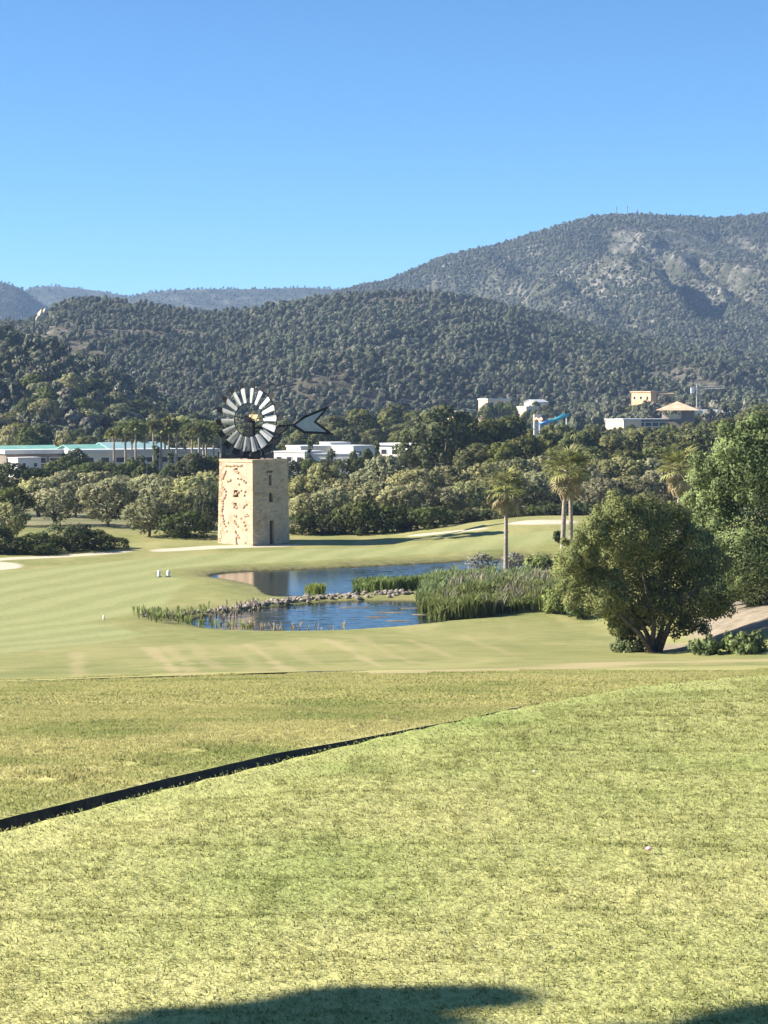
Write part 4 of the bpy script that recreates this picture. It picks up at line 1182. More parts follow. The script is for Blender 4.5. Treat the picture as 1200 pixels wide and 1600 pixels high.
big_tree('shade_tree', 'young leafy tree out of view left of the tee, casting the shadow at the bottom', b3, bl, 16000, .06, M['mastic_leaf'], 64,
         [[(0, 0, -.1), (.05, .05, 1.6), (top_.x * .5, top_.y * .5, top_.z * .75), tuple(top_)]] + [[(top_.x * .3, top_.y * .3, top_.z * .6), tuple((Vector(q[:3]) + top_) / 2 - Vector((0, 0, .3))), q[:3]] for q in b0[::2]], .07)

# ------------------------------------------------------------------ fan palms
def frond_mesh(seed, dead=False):
    rng = random.Random(seed); V_ = []; F_ = []; T_ = []
    L = 1.0; pet = .8
    def quad(a, b, c_, d, tn):
        k = len(V_); V_.extend([a, b, c_, d]); F_.append((k, k + 1, k + 2, k + 3)); T_.extend([tn] * 4)
    # stalk along +x, fan of folded segments at its end, tips drooping
    quad((0, -.035, 0), (pet, -.018, .03), (pet, .018, .03), (0, .035, 0), .9)
    quad((0, 0, -.03), (pet, 0, 0), (pet, 0, .05), (0, 0, .03), .9)
    nseg = 17
    for k in range(nseg):
        a = R(-100 + 200 * k / (nseg - 1)) + rng.uniform(-.04, .04)
        l = L * (.72 + .28 * math.cos(a * .7)) * rng.uniform(.9, 1.08)
        c_, s_ = math.cos(a), math.sin(a); w = .055
        up = .07 * (1 if k % 2 else -1)
        m1 = (pet + c_ * l * .55, s_ * l * .55, .03 + up * .4); tip = (pet + c_ * l, s_ * l, .03 - .28 * l * (1.5 if dead else 1) * rng.uniform(.6, 1.2))
        px_, py_ = -s_ * w, c_ * w
        tn = min(1, max(0, .5 + rng.uniform(-.4, .4)))
        quad((pet, 0, .03), (m1[0] + px_, m1[1] + py_, m1[2] - .02), m1, (m1[0] - px_, m1[1] - py_, m1[2] - .02), tn)
        quad(m1, (m1[0] + px_, m1[1] + py_, m1[2] - .02), tip, (m1[0] - px_, m1[1] - py_, m1[2] - .02), tn)
    me = mesh_np('frond', np.array(V_), np.array(F_), {'tone': ('FLOAT', 'POINT', np.array(T_))})
    me.materials.append(M['dead_frond'] if dead else M['palm_leaf'])
    return me
FR = [frond_mesh(400 + k) for k in range(4)]; DF = [frond_mesh(420 + k, True) for k in range(3)]
def palm(label, x, ybase, ytop, d, r=.2, nf=22, nd=16, seed=0, lean=0.0, zg=None, size=1.45):
    rng = random.Random(seed)
    X = (x - 600) / F * d
    z0 = gz(X, d) if zg is None else zg
    H = at(x, ytop, d).z - z0 - size * 1.25
    o = thing('palm_tree', label, 'palm', (X, d, z0 - .1), 0)
    mb = MB(); n = 9
    mb.tube([(lean * (k / n) ** 2, .1 * math.sin(k), H * k / n) for k in range(n + 1)], [r * (1.35 if k == 0 else 1.08 - .35 * k / n + .03 * (k % 2)) for k in range(n + 1)], 9)
    mb.build('trunk', M['palm_bark'], o, True)
    hd = Vector((lean, 0, H))
    for k in range(nf):
        fr = link('frond', FR[k % 4], o); a = k * 2.39996 + rng.uniform(-.2, .2); el = R(72 - 88 * (k / nf) + rng.uniform(-8, 8))
        fr.location = hd + Vector((0, 0, .15 - .35 * k / nf)); fr.rotation_euler = (rng.uniform(-.4, .4), -el, a); s_ = size * rng.uniform(.85, 1.1); fr.scale = (s_, s_, s_)
    for k in range(nd):
        fr = link('dead_frond', DF[k % 3], o); a = k * 2.39996 + 1 + rng.uniform(-.3, .3); el = R(-38 - 42 * (k / nd) + rng.uniform(-8, 8))
        fr.location = hd + Vector((0, 0, -.25 - .5 * k / nd)); fr.rotation_euler = (rng.uniform(-.5, .5), -el, a); s_ = size * rng.uniform(.65, .95); fr.scale = (s_, s_, s_)
    return o
palm('slim fan palm standing alone on the bank between reeds and far pond', 791, 905, 733, 178, .21, 22, 12, 1)
palm('taller fan palm with leaning head just left of the broad bushy tree', 879, 921, 700, 169, .24, 22, 13, 2, .35)
palm('fan palm half hidden right behind the taller leaning palm', 893, 900, 704, 176, .22, 22, 16, 3, -.1)
palm('fan palm whose head shows above the broad bushy tree', 1062, 900, 700, 172, .24, 22, 13, 4)
# distant palm row before the sheds
def crown_far(seed):
    rng = np.random.default_rng(seed); n = 420
    d = unit(rng.normal(size=(n, 3))); d[:, 2] = np.abs(d[:, 2]) * 1.1 - .45
    cen_ = d * (1.1 + 1.1 * rng.random((n, 1)))
    nm = unit(np.cross(d, rng.normal(size=(n, 3))))
    tan = unit(d + np.array([0, 0, -.35])); bit = np.cross(nm, tan); s_ = .95; w = .17
    V_ = np.stack([cen_ - tan * s_ * .6, cen_ + bit * w, cen_ + tan * s_ * .6, cen_ - bit * w], 1).reshape(-1, 3)
    return mesh_np('palm_crown', V_, np.arange(4 * n).reshape(n, 4), {'tone': ('FLOAT', 'POINT', np.repeat(np.clip(rng.random(n) * .7, 0, 1), 4))})
CF = [crown_far(500 + k) for k in range(3)]
for c_ in CF: c_.materials.append(M['palm_leaf'])
tf = MB().tube([(0, 0, 0), (0, 0, .5), (0, 0, 1)], [.3, .24, .2], 7).mesh('palm_trunk', True); tf.materials.append(M['palm_bark'])
LP_ = ((178, 668), (196, 662), (212, 658), (226, 664), (240, 655), (252, 662), (264, 652), (276, 660), (288, 655), (300, 662), (311, 664), (322, 658), (334, 666), (345, 660), (206, 672), (258, 676), (318, 676), (290, 674))
fP = ranked(LP_, 'tall thin palm', 'in the palm row left of the wind wheel')
for k, (x, yt) in enumerate(LP_):
    d = 420 + rt.uniform(-12, 14); X = (x - 600) / F * d; z0 = gz(X, d)
    H = at(x, yt, d).z - z0 - 1.4
    o = thing('palm_tree', fP(x), 'palm', (X, d, z0), rt.uniform(0, 6), 'row of tall palms left of the wind wheel')
    a = link('trunk', tf, o); a.scale = (1, 1, H)
    b_ = link('crown', CF[k % 3], o); b_.location = (0, 0, H); s_ = rt.uniform(.9, 1.2); b_.scale = (s_, s_, s_ * rt.uniform(.9, 1.2))

# ------------------------------------------------------------------ stone dam between the two ponds
M['dam_stone'] = simple_mat('dam_stone', (.13, .11, .088), (.32, .27, .215), .8, .92, bump=.5, bscale=6, bd=.05, coord='pos')
dam_px = [(222, 969), (262, 966), (300, 960), (340, 954), (380, 949), (420, 944), (460, 940), (500, 936.5), (540, 934), (580, 932), (615, 931), (645, 931)]
dam_w = [(lambda d: Vector(((x - 600) / F * d, d, 0)))((CAMZ - .15) * F / (y - HY)) for x, y in dam_px]
dam = thing('stone_dam', 'low dam of loose pale stones between the near and far pond', 'stones', tuple(dam_w[6]))
pile = []
for k in range(9):
    b_ = MB(); boulder(b_, (0, 0, 0), (.5, .5, .5), 700 + k, .32); me = b_.mesh('stone'); me.materials.append(M['dam_stone']); pile.append(me)
rs = random.Random(3)
bank_me = MB()
for k in range(230):
    q = rs.uniform(0, len(dam_w) - 1.001); i = int(q); p = dam_w[i].lerp(dam_w[i + 1], q - i)
    off = rs.gauss(-.35, .6); p = p + Vector((rs.uniform(-.2, .2), off, 0))
    s_ = rs.uniform(.3, .8) * (1.0 if q > 3 else .75)
    o = link('stone', pile[k % 9], dam); o.location = p - dam_w[6] + Vector((0, 0, max(.02, gz(p.x, p.y)) + s_ * .12))
    o.scale = (s_, s_ * .8, s_ * rs.uniform(.55, .8)); o.rotation_euler = (rs.uniform(-.3, .3), rs.uniform(-.3, .3), rs.uniform(0, 6.28))
# the earth the stones lie on
V_ = []
for k, p in enumerate(dam_w):
    for o_, z_ in ((-1.6, -.3), (-.7, .12), (.7, .12), (1.6, -.3)): V_.append((p.x, p.y + o_, z_ + (.12 if k < 3 else 0)))
i_ = np.arange(len(dam_w) * 4).reshape(-1, 4)
f_ = np.stack([i_[:-1, :-1], i_[1:, :-1], i_[1:, 1:], i_[:-1, 1:]], -1).reshape(-1, 4)
V_ = np.array(V_) - np.array(dam_w[6])
M['mud'] = simple_mat('mud', (.10, .08, .055), (.22, .18, .12), 1.2, .95, bump=.5, coord='pos')
link('earth_core', mesh_np('earth_core', V_, f_, None, True), dam, M['mud'])
# low mud banks that break the surface of the near pond
for k, (x, y, w, d_) in enumerate(((610, 959, 3.2, .5), (590, 966, 2.4, .45), (622, 972, 2.6, .5), (640, 952, 2.0, .4), (555, 951, 3.4, .4), (655, 962, 1.6, .6))):
    d = CAMZ * F / (y - HY); c_ = Vector(((x - 600) / F * d, d, .0))
    V_ = [(c_.x + w / 2 * math.cos(a) * rs.uniform(.75, 1.1), c_.y + d_ / 2 * math.sin(a) * rs.uniform(.75, 1.2), -.05) for a in np.linspace(0, 6.283, 15)[:-1]]
    mb = MB(); n = len(V_); mb.add(V_ + [(c_.x + (v[0] - c_.x) * .7, c_.y + (v[1] - c_.y) * .6, .07) for v in V_], [tuple(range(n, 2 * n))] + [(i, (i + 1) % n, n + (i + 1) % n, n + i) for i in range(n)])
    mb.build('mud_bank', M['mud'], None, True, kind='structure')

# ------------------------------------------------------------------ reeds
def reed_mass(name, label, pts, hmin, hmax, mat, seed, nl=5, w=.05, lean=.25, mask=None):
    """pts (N,3) feet of the stems; each stem carries some long arching leaves"""
    rng = np.random.default_rng(seed); n = len(pts)
    P_ = np.repeat(pts, nl, 0); m_ = len(P_)
    hz_ = np.clip(.5 + 1.5 * fbm(pts[:, 0] / 2.6, pts[:, 1] / 2.6, seed, 3), 0, 1)
    hh = np.repeat((hmin + (hmax - hmin) * (.65 * hz_ + .35 * rng.random(n))), nl)
    a = rng.random(m_) * 6.283; dirv = np.stack([np.cos(a), np.sin(a), np.zeros(m_)], -1)
    st_ = P_ + dirv * .02; z0 = rng.uniform(0, .45, m_) * hh
    l = hh - z0
    out = rng.uniform(.06, lean, m_) * hh
    p0 = st_ + np.stack([np.zeros(m_), np.zeros(m_), z0], -1)
    p1 = p0 + dirv * (out * .35)[:, None] + np.stack([np.zeros(m_), np.zeros(m_), l * .6], -1)
    p2 = p0 + dirv * out[:, None] + np.stack([np.zeros(m_), np.zeros(m_), l * rng.uniform(.75, 1.0, m_)], -1)
    side = np.stack([-np.sin(a + .8 * rng.normal(size=m_)), np.cos(a), np.zeros(m_)], -1) * (w * .5)
    V_ = np.stack([p0 - side, p0 + side, p1 + side, p1 - side, p2], 1).reshape(-1, 3)
    i = np.arange(m_)[:, None] * 5
    q4 = i + np.array([[0, 1, 2, 3]]); q3 = i + np.array([[3, 2, 4]])
    tn = np.repeat(rng.random(m_), 5)
    me = mesh_np(name, V_, [q4, q3], {'tone': ('FLOAT', 'POINT', tn)})
    return link(name, me, None, mat, kind='stuff', label=label, category='reeds')
def feet(px, n, seed, z=None, dmin=100):
    """random feet inside a polygon given in photo pixels at ground level"""
    rng = np.random.default_rng(seed)
    if z is None: w = [on_ground(x, y, dmin).xy for x, y in px]
    else: w = [(lambda d: ((x - 600) / F * d, d))((CAMZ - z) * F / (y - HY)) for x, y in px]
    w = [(a[0], a[1]) for a in w]
    xs = [a[0] for a in w]; ys = [a[1] for a in w]
    X = rng.uniform(min(xs), max(xs), n * 12); Y = rng.uniform(min(ys), max(ys), n * 12)
    k = poly_sd(X, Y, w) + 3.2 * fbm(X / 2.5, Y / 2.5, seed, 3) < 0; X, Y = X[k][:n], Y[k][:n]
    return np.stack([X, Y, np.maximum(G(X, Y), -.15)], -1)
reed_mass('reeds', 'dense bed of tall green reeds right of the near pond', feet([(655, 950), (700, 945), (780, 940), (900, 940), (900, 962), (800, 966), (740, 970), (690, 972), (662, 966)], 1700, 1, 0.05), .6, 2.4, M['reed'], 81, 6, .11, .45)
reed_mass('reeds', 'dark green reed clump standing in the far pond behind the stone dam', feet([(552, 921), (600, 916), (660, 914), (700, 922), (690, 930), (620, 930), (560, 927)], 900, 2, 0.02), .6, 1.7, M['reed'], 82, 6, .09, .4)
reed_mass('reeds', 'tall reeds between the far pond and the main reed bed', feet([(650, 916), (720, 908), (770, 912), (860, 915), (880, 938), (760, 944), (680, 946), (650, 940)], 1200, 3, 0.1), .6, 2.0, M['reed'], 83, 6, .10, .45)
reed_mass('reeds', 'dry straw-coloured reeds mixed into the bed right of the near pond', feet([(690, 935), (800, 915), (880, 920), (890, 955), (760, 968), (700, 970)], 260, 4, 0.1), .8, 2.5, M['dry_reed'], 84, 6, .08, .4)
reed_mass('reeds', 'thin reeds along the left shore of the near pond', feet([(205, 970), (260, 966), (330, 956), (330, 962), (290, 975), (330, 988), (400, 991), (380, 994), (300, 988), (230, 976)], 110, 5, .1), .4, 1.3, M['reed'], 85, 5, .07, .35)
reed_mass('reeds', 'dry stems among the stones on the left shore of the near pond', feet([(200, 970), (300, 960), (420, 944), (420, 950), (300, 974), (240, 976)], 90, 6, .12), .3, .9, M['dry_reed'], 86, 5, .06, .4)
reed_mass('reeds', 'small tuft of reeds on the stone dam', feet([(476, 930), (500, 928), (506, 934), (484, 936)], 60, 7, .1), .8, 1.7, M['reed'], 87, 6, .07, .35)
reed_mass('reeds', 'sparse reed stems standing in the near edge of the near pond', feet([(330, 984), (430, 985), (540, 984), (540, 990), (430, 992), (340, 991)], 55, 8, 0), .4, 1.1, M['dry_reed'], 88, 4, .06, .4)
# shrubs between the palms
def shrub(name, label, x, y, d, wpx, hpx, mat, seed, n=2600, size=.2, group=None):
    X = (x - 600) / F * d; z0 = gz(X, d)
    W, H = wpx * d / F, hpx * d / F
    o = thing(name, label, 'shrub', (X, d, z0 - .05), 0, group)
    cm = crown(name + '_foliage', blob_set(seed, H, W, -.05, 9, 30, r2=(.08, .15)), n, size, seed, outl=.3, facing=.3); link('foliage', cm, o, mat)
    trunk_mb(H, W, .06, seed, 4, limbs=4).build('stem', M['bark'], o, True)
shrub('dry_shrub', 'bare silvery-grey shrub left of the lone palm by far pond', 752, 890, 184, 50, 42, M['dry_shrub'], 601, 1500, .14)
shrub('dry_shrub', 'second grey twiggy shrub right behind the lone palm', 802, 890, 184, 36, 36, M['dry_shrub'], 602, 1000, .14)
shrub('shrub', 'green shrub on the right end of the far pond bank', 846, 880, 196, 56, 34, M['mastic_leaf'], 603, 2600, .2)
shrub('shrub', 'low green shrub on the bank between the far pond and fairway', 812, 868, 201, 44, 22, M['mastic_leaf'], 604, 2000, .2)
shrub('shrub', 'small dark shrub beside the leaning palm at the sand strip', 873, 828, 212, 16, 22, M['oak_leaf'], 605, 1000, .16)
shrub('shrub', 'leafy shrub below the left side of the broad bushy tree', 905, 960, 146, 60, 46, M['mastic_leaf'], 606, 3600, .14)
shrub('shrub', 'leafy low shrub between reeds and the broad bushy tree', 868, 955, 149, 54, 40, M['mastic_leaf'], 607, 3200, .14)
shrub('shrub', 'green weeds at the dirt bank right of the broad bushy tree', 1105, 1018, 99, 70, 24, M['big_leaf'], 608, 2600, .12)
shrub('shrub', 'dark green weeds at the right edge below the dirt bank', 1170, 1020, 98.5, 90, 26, M['big_leaf'], 609, 3000, .12)
shrub('shrub', 'low weeds at the foot of the broad bushy tree', 985, 1016, 106, 80, 16, M['big_leaf'], 610, 2200, .1)

# white markers at the water's edge
M['white_paint'] = simple_mat('white_paint', (.74, .73, .70), (.84, .83, .80), 3, .6, bump=.05)
for x, nm in ((248.5, 'left'), (263, 'right')):
    p = on_ground(x, 902, 100)
    o = thing('marker_post', nm + ' of two short white posts at the tip of the spit', 'post', p, .2, 'pair of white posts')
    MB().tube([(0, 0, -.1), (0, 0, .1), (0, 0, .48), (0, 0, .58), (0, 0, .62)], [.15, .16, .17, .13, .05], 10).build('body', M['white_paint'], o, True)
    MB().box((0, 0, -.02), (.5, .5, .1)).build('base', M['dark_iron'], o)
p = on_ground(162, 969, 100)
o = thing('marker_post', 'single low cream post left of the near pond', 'post', p)
MB().tube([(0, 0, -.1), (0, 0, .3), (0, 0, .36)], [.07, .07, .03], 8).build('body', M['white_paint'], o, True)
M['petal'] = simple_mat('petal', (.75, .38, .40), (.85, .55, .55), 30, .7, bump=.1)
p = on_ground(1014, 1336)
petal = MB(); boulder(petal, (0, 0, .022), (.015, .011, .009), 5, .2)
o = petal.build('petal', M['petal'], None); o.location = p; o['label'] = 'tiny pink petal lying on the near lawn at right'; o['category'] = 'petal'
p = on_ground(835, 1215)
petal = MB(); boulder(petal, (0, 0, .025), (.007, .007, .007), 6, .2)
o = petal.build('daisy', M['white_paint'], None); o.location = p; o['label'] = 'tiny white flower head in the middle of the near lawn'; o['category'] = 'flower'

# ------------------------------------------------------------------ buildings
M['white_wall'] = simple_mat('white_wall', (.56, .53, .48), (.66, .63, .58), .3, .9, bump=.1)
M['cream_wall'] = simple_mat('cream_wall', (.62, .46, .30), (.74, .58, .42), .3, .9, bump=.1)
M['orange_wall'] = simple_mat('orange_wall', (.56, .31, .16), (.66, .40, .23), .3, .9, bump=.1)
M['brown_wall'] = simple_mat('brown_wall', (.16, .13, .10), (.24, .20, .16), .3, .9, bump=.1)
M['green_roof'] = simple_mat('green_roof', (.16, .38, .31), (.24, .46, .38), .4, .6, bump=.1)
M['bluegreen_roof'] = simple_mat('bluegreen_roof', (.25, .40, .40), (.33, .47, .46), .4, .6, bump=.1)
M['grey_roof'] = simple_mat('grey_roof', (.42, .43, .44), (.56, .57, .57), .3, .8, bump=.1)
M['white_roof'] = simple_mat('white_roof', (.50, .49, .46), (.62, .61, .58), .3, .8, bump=.1)
M['tile_roof'] = simple_mat('tile_roof', (.46, .29, .18), (.62, .43, .29), .6, .85, bump=.3)
M['shade_glass'] = simple_mat('shade_glass', (.02, .022, .025), (.04, .042, .045), .5, .2, bump=.0)

def frame_of(x0, x1, d0, d1):
    """base frame: left and right end on the ground plane, in world metres"""
    a = Vector(((x0 - 600) / F * d0, d0, 0)); b_ = Vector(((x1 - 600) / F * d1, d1, 0))
    return a, b_, (b_ - a).length, math.atan2(b_.y - a.y, b_.x - a.x)
def building(name, label, x0, x1, d0, d1, ytop, depth, wall, roof, rtype='flat', rise=.0, over=.4, wins=4, wh=1.2, ww=1.4, fascia=.35, wrow=1.5, cat='building', group=None, base=None, sink=1.0):
    """box building: local x along the front (left to right), local y away from the camera"""
    a, b_, L, rz = frame_of(x0, x1, d0, d1)
    mid = (a + b_) / 2; zb = (min(gz(a.x, a.y), gz(b_.x, b_.y)) if base is None else base) - sink
    H = at((x0 + x1) / 2, ytop, (d0 + d1) / 2).z - zb - (rise if rtype != 'flat' else 0)
    o = thing(name, label, cat, (a.x, a.y, zb), rz, group)
    MB().box((L / 2, depth / 2, H / 2), (L, depth, H)).build('wall', wall, o)
    if rtype == 'flat':
        MB().box((L / 2, depth / 2, H + fascia / 2), (L + over * 2, depth + over * 2, fascia)).build('roof', roof, o)
    elif rtype == 'gable':
        oh = over; V_ = [(-oh, -oh, H), (L + oh, -oh, H), (L + oh, depth + oh, H), (-oh, depth + oh, H), (-oh, depth / 2, H + rise), (L + oh, depth / 2, H + rise)]
        V_ += [(x, y, z - .18) for x, y, z in V_]
        MB().add(V_, [(0, 1, 5, 4), (2, 3, 4, 5), (6, 10, 11, 7), (8, 11, 10, 9), (0, 6, 7, 1), (2, 8, 9, 3), (0, 4, 10, 6), (4, 3, 9, 10), (1, 7, 11, 5), (5, 11, 8, 2)]).build('roof', roof, o)
        MB().add([(0, 0, H), (0, depth, H), (0, depth / 2, H + rise * .93), (.2, 0, H), (.2, depth, H), (.2, depth / 2, H + rise * .93)], [(0, 2, 1), (3, 4, 5), (0, 3, 5, 2), (1, 2, 5, 4)]).build('gable', wall, o)
    elif rtype == 'hip':
        oh = over; V_ = [(-oh, -oh, H), (L + oh, -oh, H), (L + oh, depth + oh, H), (-oh, depth + oh, H), (L / 2, depth / 2, H + rise)]
        MB().add(V_, [(0, 1, 4), (1, 2, 4), (2, 3, 4), (3, 0, 4), (3, 2, 1, 0)]).build('roof', roof, o)
    for k in range(wins):
        cx = L * (k + .5) / wins; zc = H - wrow
        f_ = MB().box((cx, -.03, zc), (ww + .24, .1, wh + .24)).build('window', M['white_paint'], o)
        MB().box((cx, -.085, zc), (ww, .03, wh)).build('pane', M['shade_glass'], f_)
    return o
# green-roofed sheds at the left
building('shed', 'long shed with a pale green metal roof at the left edge', -40, 100, 440, 452, 697, 14, M['white_wall'], M['green_roof'], 'gable', 2.2, .6, 6, 1.0, 2.0, wrow=1.2, cat='shed')
building('shed', 'low white-roofed shed in front of the long green roof', 10, 96, 428, 434, 709, 6, M['brown_wall'], M['white_roof'], 'flat', 0, .5, 4, 1.2, 2.2, .9, cat='shed')
building('shed', 'small white hut at the end of the white-roofed shed', 28, 64, 420, 424, 716, 4, M['white_wall'], M['white_roof'], 'flat', 0, .15, 2, .9, .9, .2, cat='shed')
building('shed', 'middle shed with a green metal roof behind the palms', 122, 176, 446, 452, 695, 12, M['white_wall'], M['green_roof'], 'gable', 2.0, .6, 3, 1.0, 1.8, cat='shed')
building('shed', 'white canopy below the middle green roof', 108, 160, 432, 436, 708.5, 5, M['brown_wall'], M['white_roof'], 'flat', 0, .4, 3, 1.0, 1.6, .7, cat='shed')
building('shed', 'shed with a blue-green roof behind the thin palms', 178, 268, 452, 462, 691, 12, M['white_wall'], M['bluegreen_roof'], 'gable', 2.0, .6, 5, 1.0, 1.8, cat='shed')
building('shed', 'long low grey-roofed hall behind the cypresses', 128, 340, 426, 436, 707.5, 8, M['white_wall'], M['grey_roof'], 'flat', 0, .5, 9, 1.1, 1.8, .8, cat='shed')
# white houses in the middle
building('house', 'low white house with flat roof just right of the tower top', 428, 476, 430, 426, 707, 8, M['white_wall'], M['white_roof'], 'flat', 0, .1, 3, 1.0, 1.2, .3, cat='house')
building('house', 'wide white house with flat roof below the tail vane', 470, 562, 440, 446, 699, 9, M['white_wall'], M['white_roof'], 'flat', 0, .2, 5, 1.0, 1.6, .4, cat='house')
building('house', 'long pale garden house before the wide white house', 455, 556, 428, 426, 710, 5, M['white_wall'], M['white_roof'], 'flat', 0, .1, 5, .9, 1.0, .2, cat='house')
building('house', 'tall white upper storey behind the wide white house', 516, 548, 452, 454, 693, 7, M['white_wall'], M['white_roof'], 'flat', 0, .1, 2, 1.1, 1.2, .3, cat='house')
building('house', 'white house with flat roof right of the wide white house', 552, 586, 434, 438, 698, 8, M['white_wall'], M['white_roof'], 'flat', 0, .15, 2, 1.0, 1.4, .3, cat='house')
building('house', 'white canopy house at the right end of the white group', 592, 642, 446, 440, 696, 8, M['white_wall'], M['white_roof'], 'flat', 0, .4, 3, 1.1, 1.6, .5, cat='house')
building('house', 'terracotta-fronted small house left in the white group', 450, 480, 452, 450, 701, 6, M['orange_wall'], M['white_roof'], 'flat', 0, .1, 2, .9, 1.0, .2, cat='house')
# right-hand villas
o = building('villa', 'orange villa with flat tiled roof on the wooded rise', 986, 1016, 905, 893, 613, 9, M['orange_wall'], M['tile_roof'], 'flat', 0, .5, 3, 1.5, 1.5, .5, 2.6, 'villa')
o = building('villa', 'orange villa block with dark right side next to the larger villa', 1016, 1029, 900, 894, 612, 9, M['orange_wall'], M['tile_roof'], 'hip', .9, .5, 1, 1.4, 1.4, .5, 2.2, 'villa')
building('villa', 'right side of the orange villa block, its shade put into a brown wall', 1028.5, 1042, 894, 899, 614, 8, M['brown_wall'], M['tile_roof'], 'hip', .8, .5, 1, 1.4, 1.4, .5, 2.4, 'villa')  # separate brown box stands in for the block's shaded right face
building('annex', 'long dark flat-roofed annex left of the hip-roofed pavilion', 974, 1040, 590, 592, 656, 8, M['brown_wall'], M['grey_roof'], 'flat', 0, .5, 6, 1.2, 2.0, .35, 1.4)
building('annex', 'left end of the annex, its sunlight put into a cream wall', 946, 974, 600, 588, 656, 6, M['cream_wall'], M['grey_roof'], 'flat', 0, .3, 0, fascia=.3)  # one annex split in two: cream wall for sunlight, brown for shade
# pavilion: open storey under a wide hip roof
a, b_, L, rz = frame_of(1034, 1082, 600, 598)
zb = gz(a.x, a.y) - 1; ze = at(1058, 641, 600).z
pv = thing('pavilion', 'open pavilion with wide tiled hip roof and pale balcony', 'pavilion', (a.x, a.y, zb), rz)
Hh = ze - zb; zf = at(1058, 655, 600).z - zb; zp = at(1058, 648, 600).z - zb
MB().box((L / 2, 5, zf / 2), (L, 10, zf)).build('wall', M['brown_wall'], pv)
MB().box((L * .31, -.1, (zf + zp) / 2), (L * .62, .3, zp - zf)).build('balcony', M['cream_wall'], pv)
MB().box((L * .82, 5, (zf + Hh) / 2), (L * .36, 10, Hh - zf)).build('tower_block', M['brown_wall'], pv)
for x, y in ((.2, .2), (L * .58, .2), (.2, 9.6), (L * .58, 9.6)): MB().box((x, y, (zf + Hh) / 2), (.45, .45, Hh - zf)).build('column', M['cream_wall'], pv)
MB().add([(-2, -2, Hh), (L + 2, -2, Hh), (L + 2, 12, Hh), (-2, 12, Hh), (L * .45, 5, Hh + at(1058, 627, 600).z - ze)], [(0, 1, 4), (1, 2, 4), (2, 3, 4), (3, 0, 4), (3, 2, 1, 0)]).build('roof', M['tile_roof'], pv)
# scattered white houses on the plain
building('house', 'long white roof among trees on the plain below the mountain', 762, 798, 800, 806, 625, 7, M['cream_wall'], M['white_roof'], 'flat', 0, .3, 3, 1.2, 1.6, .6, cat='house')
building('house', 'small pale house with blue-grey roof right of the long white roof', 836, 856, 880, 886, 624, 7, M['white_wall'], M['grey_roof'], 'gable', 1.2, .3, 2, 1.2, 1.4, cat='house')
building('house', 'tiny cream house half hidden above the water slide', 822, 842, 780, 784, 636, 6, M['cream_wall'], M['white_roof'], 'flat', 0, .2, 2, 1.0, 1.2, .3, cat='house')
building('house', 'pale low house on the plain above the white group', 556, 606, 930, 934, 631, 7, M['cream_wall'], M['grey_roof'], 'flat', 0, .2, 4, 1.0, 1.4, .3, cat='house')
building('house', 'grey-white roofs right of the crane', 1098, 1142, 760, 764, 640, 7, M['white_wall'], M['grey_roof'], 'gable', 1.4, .3, 3, 1.0, 1.4, cat='house')
building('house', 'small white house by the pavilion and crane', 1084, 1098, 740, 742, 642, 5, M['white_wall'], M['white_roof'], 'flat', 0, .1, 1, 1.0, 1.2, .2, cat='house')
building('house', 'small cream house left of the tall pines on the plain', 716, 734, 640, 644, 643, 5, M['cream_wall'], M['white_roof'], 'flat', 0, .1, 1, 1.0, 1.2, .2, cat='house')

# trees that hide the feet of the far houses
LT = []
for x0, x1, y, d, wh_ in ((750, 806, 626.5, 778, 'before the long white roof on the plain'), (750, 806, 629, 764, 'in the nearer row before the long white roof'), (828, 862, 627, 855, 'before the pale house with blue-grey roof'), (816, 846, 641, 745, 'before the tiny cream house above the slide'),
                        (982, 1044, 633, 850, 'before the orange villas'), (1082, 1144, 647, 710, 'below the tower crane'), (552, 610, 637, 900, 'before the pale low house above white group'), (712, 738, 648, 610, 'before the cream house left of the pines'), (940, 976, 669, 568, 'before the cream end of the annex'), (978, 1034, 664, 560, 'before the long dark annex')):
    n = max(2, int((x1 - x0) / 15))
    row_ = [(x0 + (x1 - x0) * (k + .5) / n + rt.uniform(-2, 2), y + rt.uniform(-2, 3), d + rt.uniform(-10, 10), rt.uniform(20, 30) * 800 / d) for k in range(n)]
    fl_ = ranked(row_, 'small tree', wh_)
    LT += [(*r_, fl_(r_[0])) for r_ in row_]
LT.sort()
for k, (x, yt, d, w, lab_) in enumerate(LT):
    put_tree(('pine', 'oak')[k % 2], 'tree', lab_, 'trees before the far houses', x, yt, d, w)

# tower crane
M['crane_paint'] = simple_mat('crane_paint', (.36, .34, .30), (.48, .46, .41), 1, .6, .1, bump=.05)
dC = 760.0
pc = at(1091, 640, dC); zg = gz(pc.x, dC); zt = at(1091, 600, dC).z; zj = at(1091, 606.5, dC).z
cr = thing('tower_crane', 'pale construction crane with white counterweight beside the pavilion', 'crane', (pc.x, dC, zg))
def lattice(p0, p1, w, step, r_):
    mb = MB(); p0, p1 = Vector(p0), Vector(p1); ax = (p1 - p0).normalized()
    s1 = ax.cross(Vector((0, 1, 0)) if abs(ax.y) < .8 else Vector((1, 0, 0))).normalized(); s2 = ax.cross(s1)
    cs = [(s1 * i + s2 * j) * w / 2 for i, j in ((-1, -1), (1, -1), (1, 1), (-1, 1))]
    for c_ in cs: mb.tube([p0 + c_, p1 + c_], r_, 4)
    n = max(1, int((p1 - p0).length / step))
    for k in range(n):
        for i in range(4):
            mb.tube([p0.lerp(p1, k / n) + cs[i], p0.lerp(p1, (k + 1) / n) + cs[(i + 1) % 4]], r_ * .7, 3)
    return mb
lattice((0, 0, 0), (0, 0, zt - zg), 1.3, 1.6, .14).build('mast', M['crane_paint'], cr)
wpp = dC / F
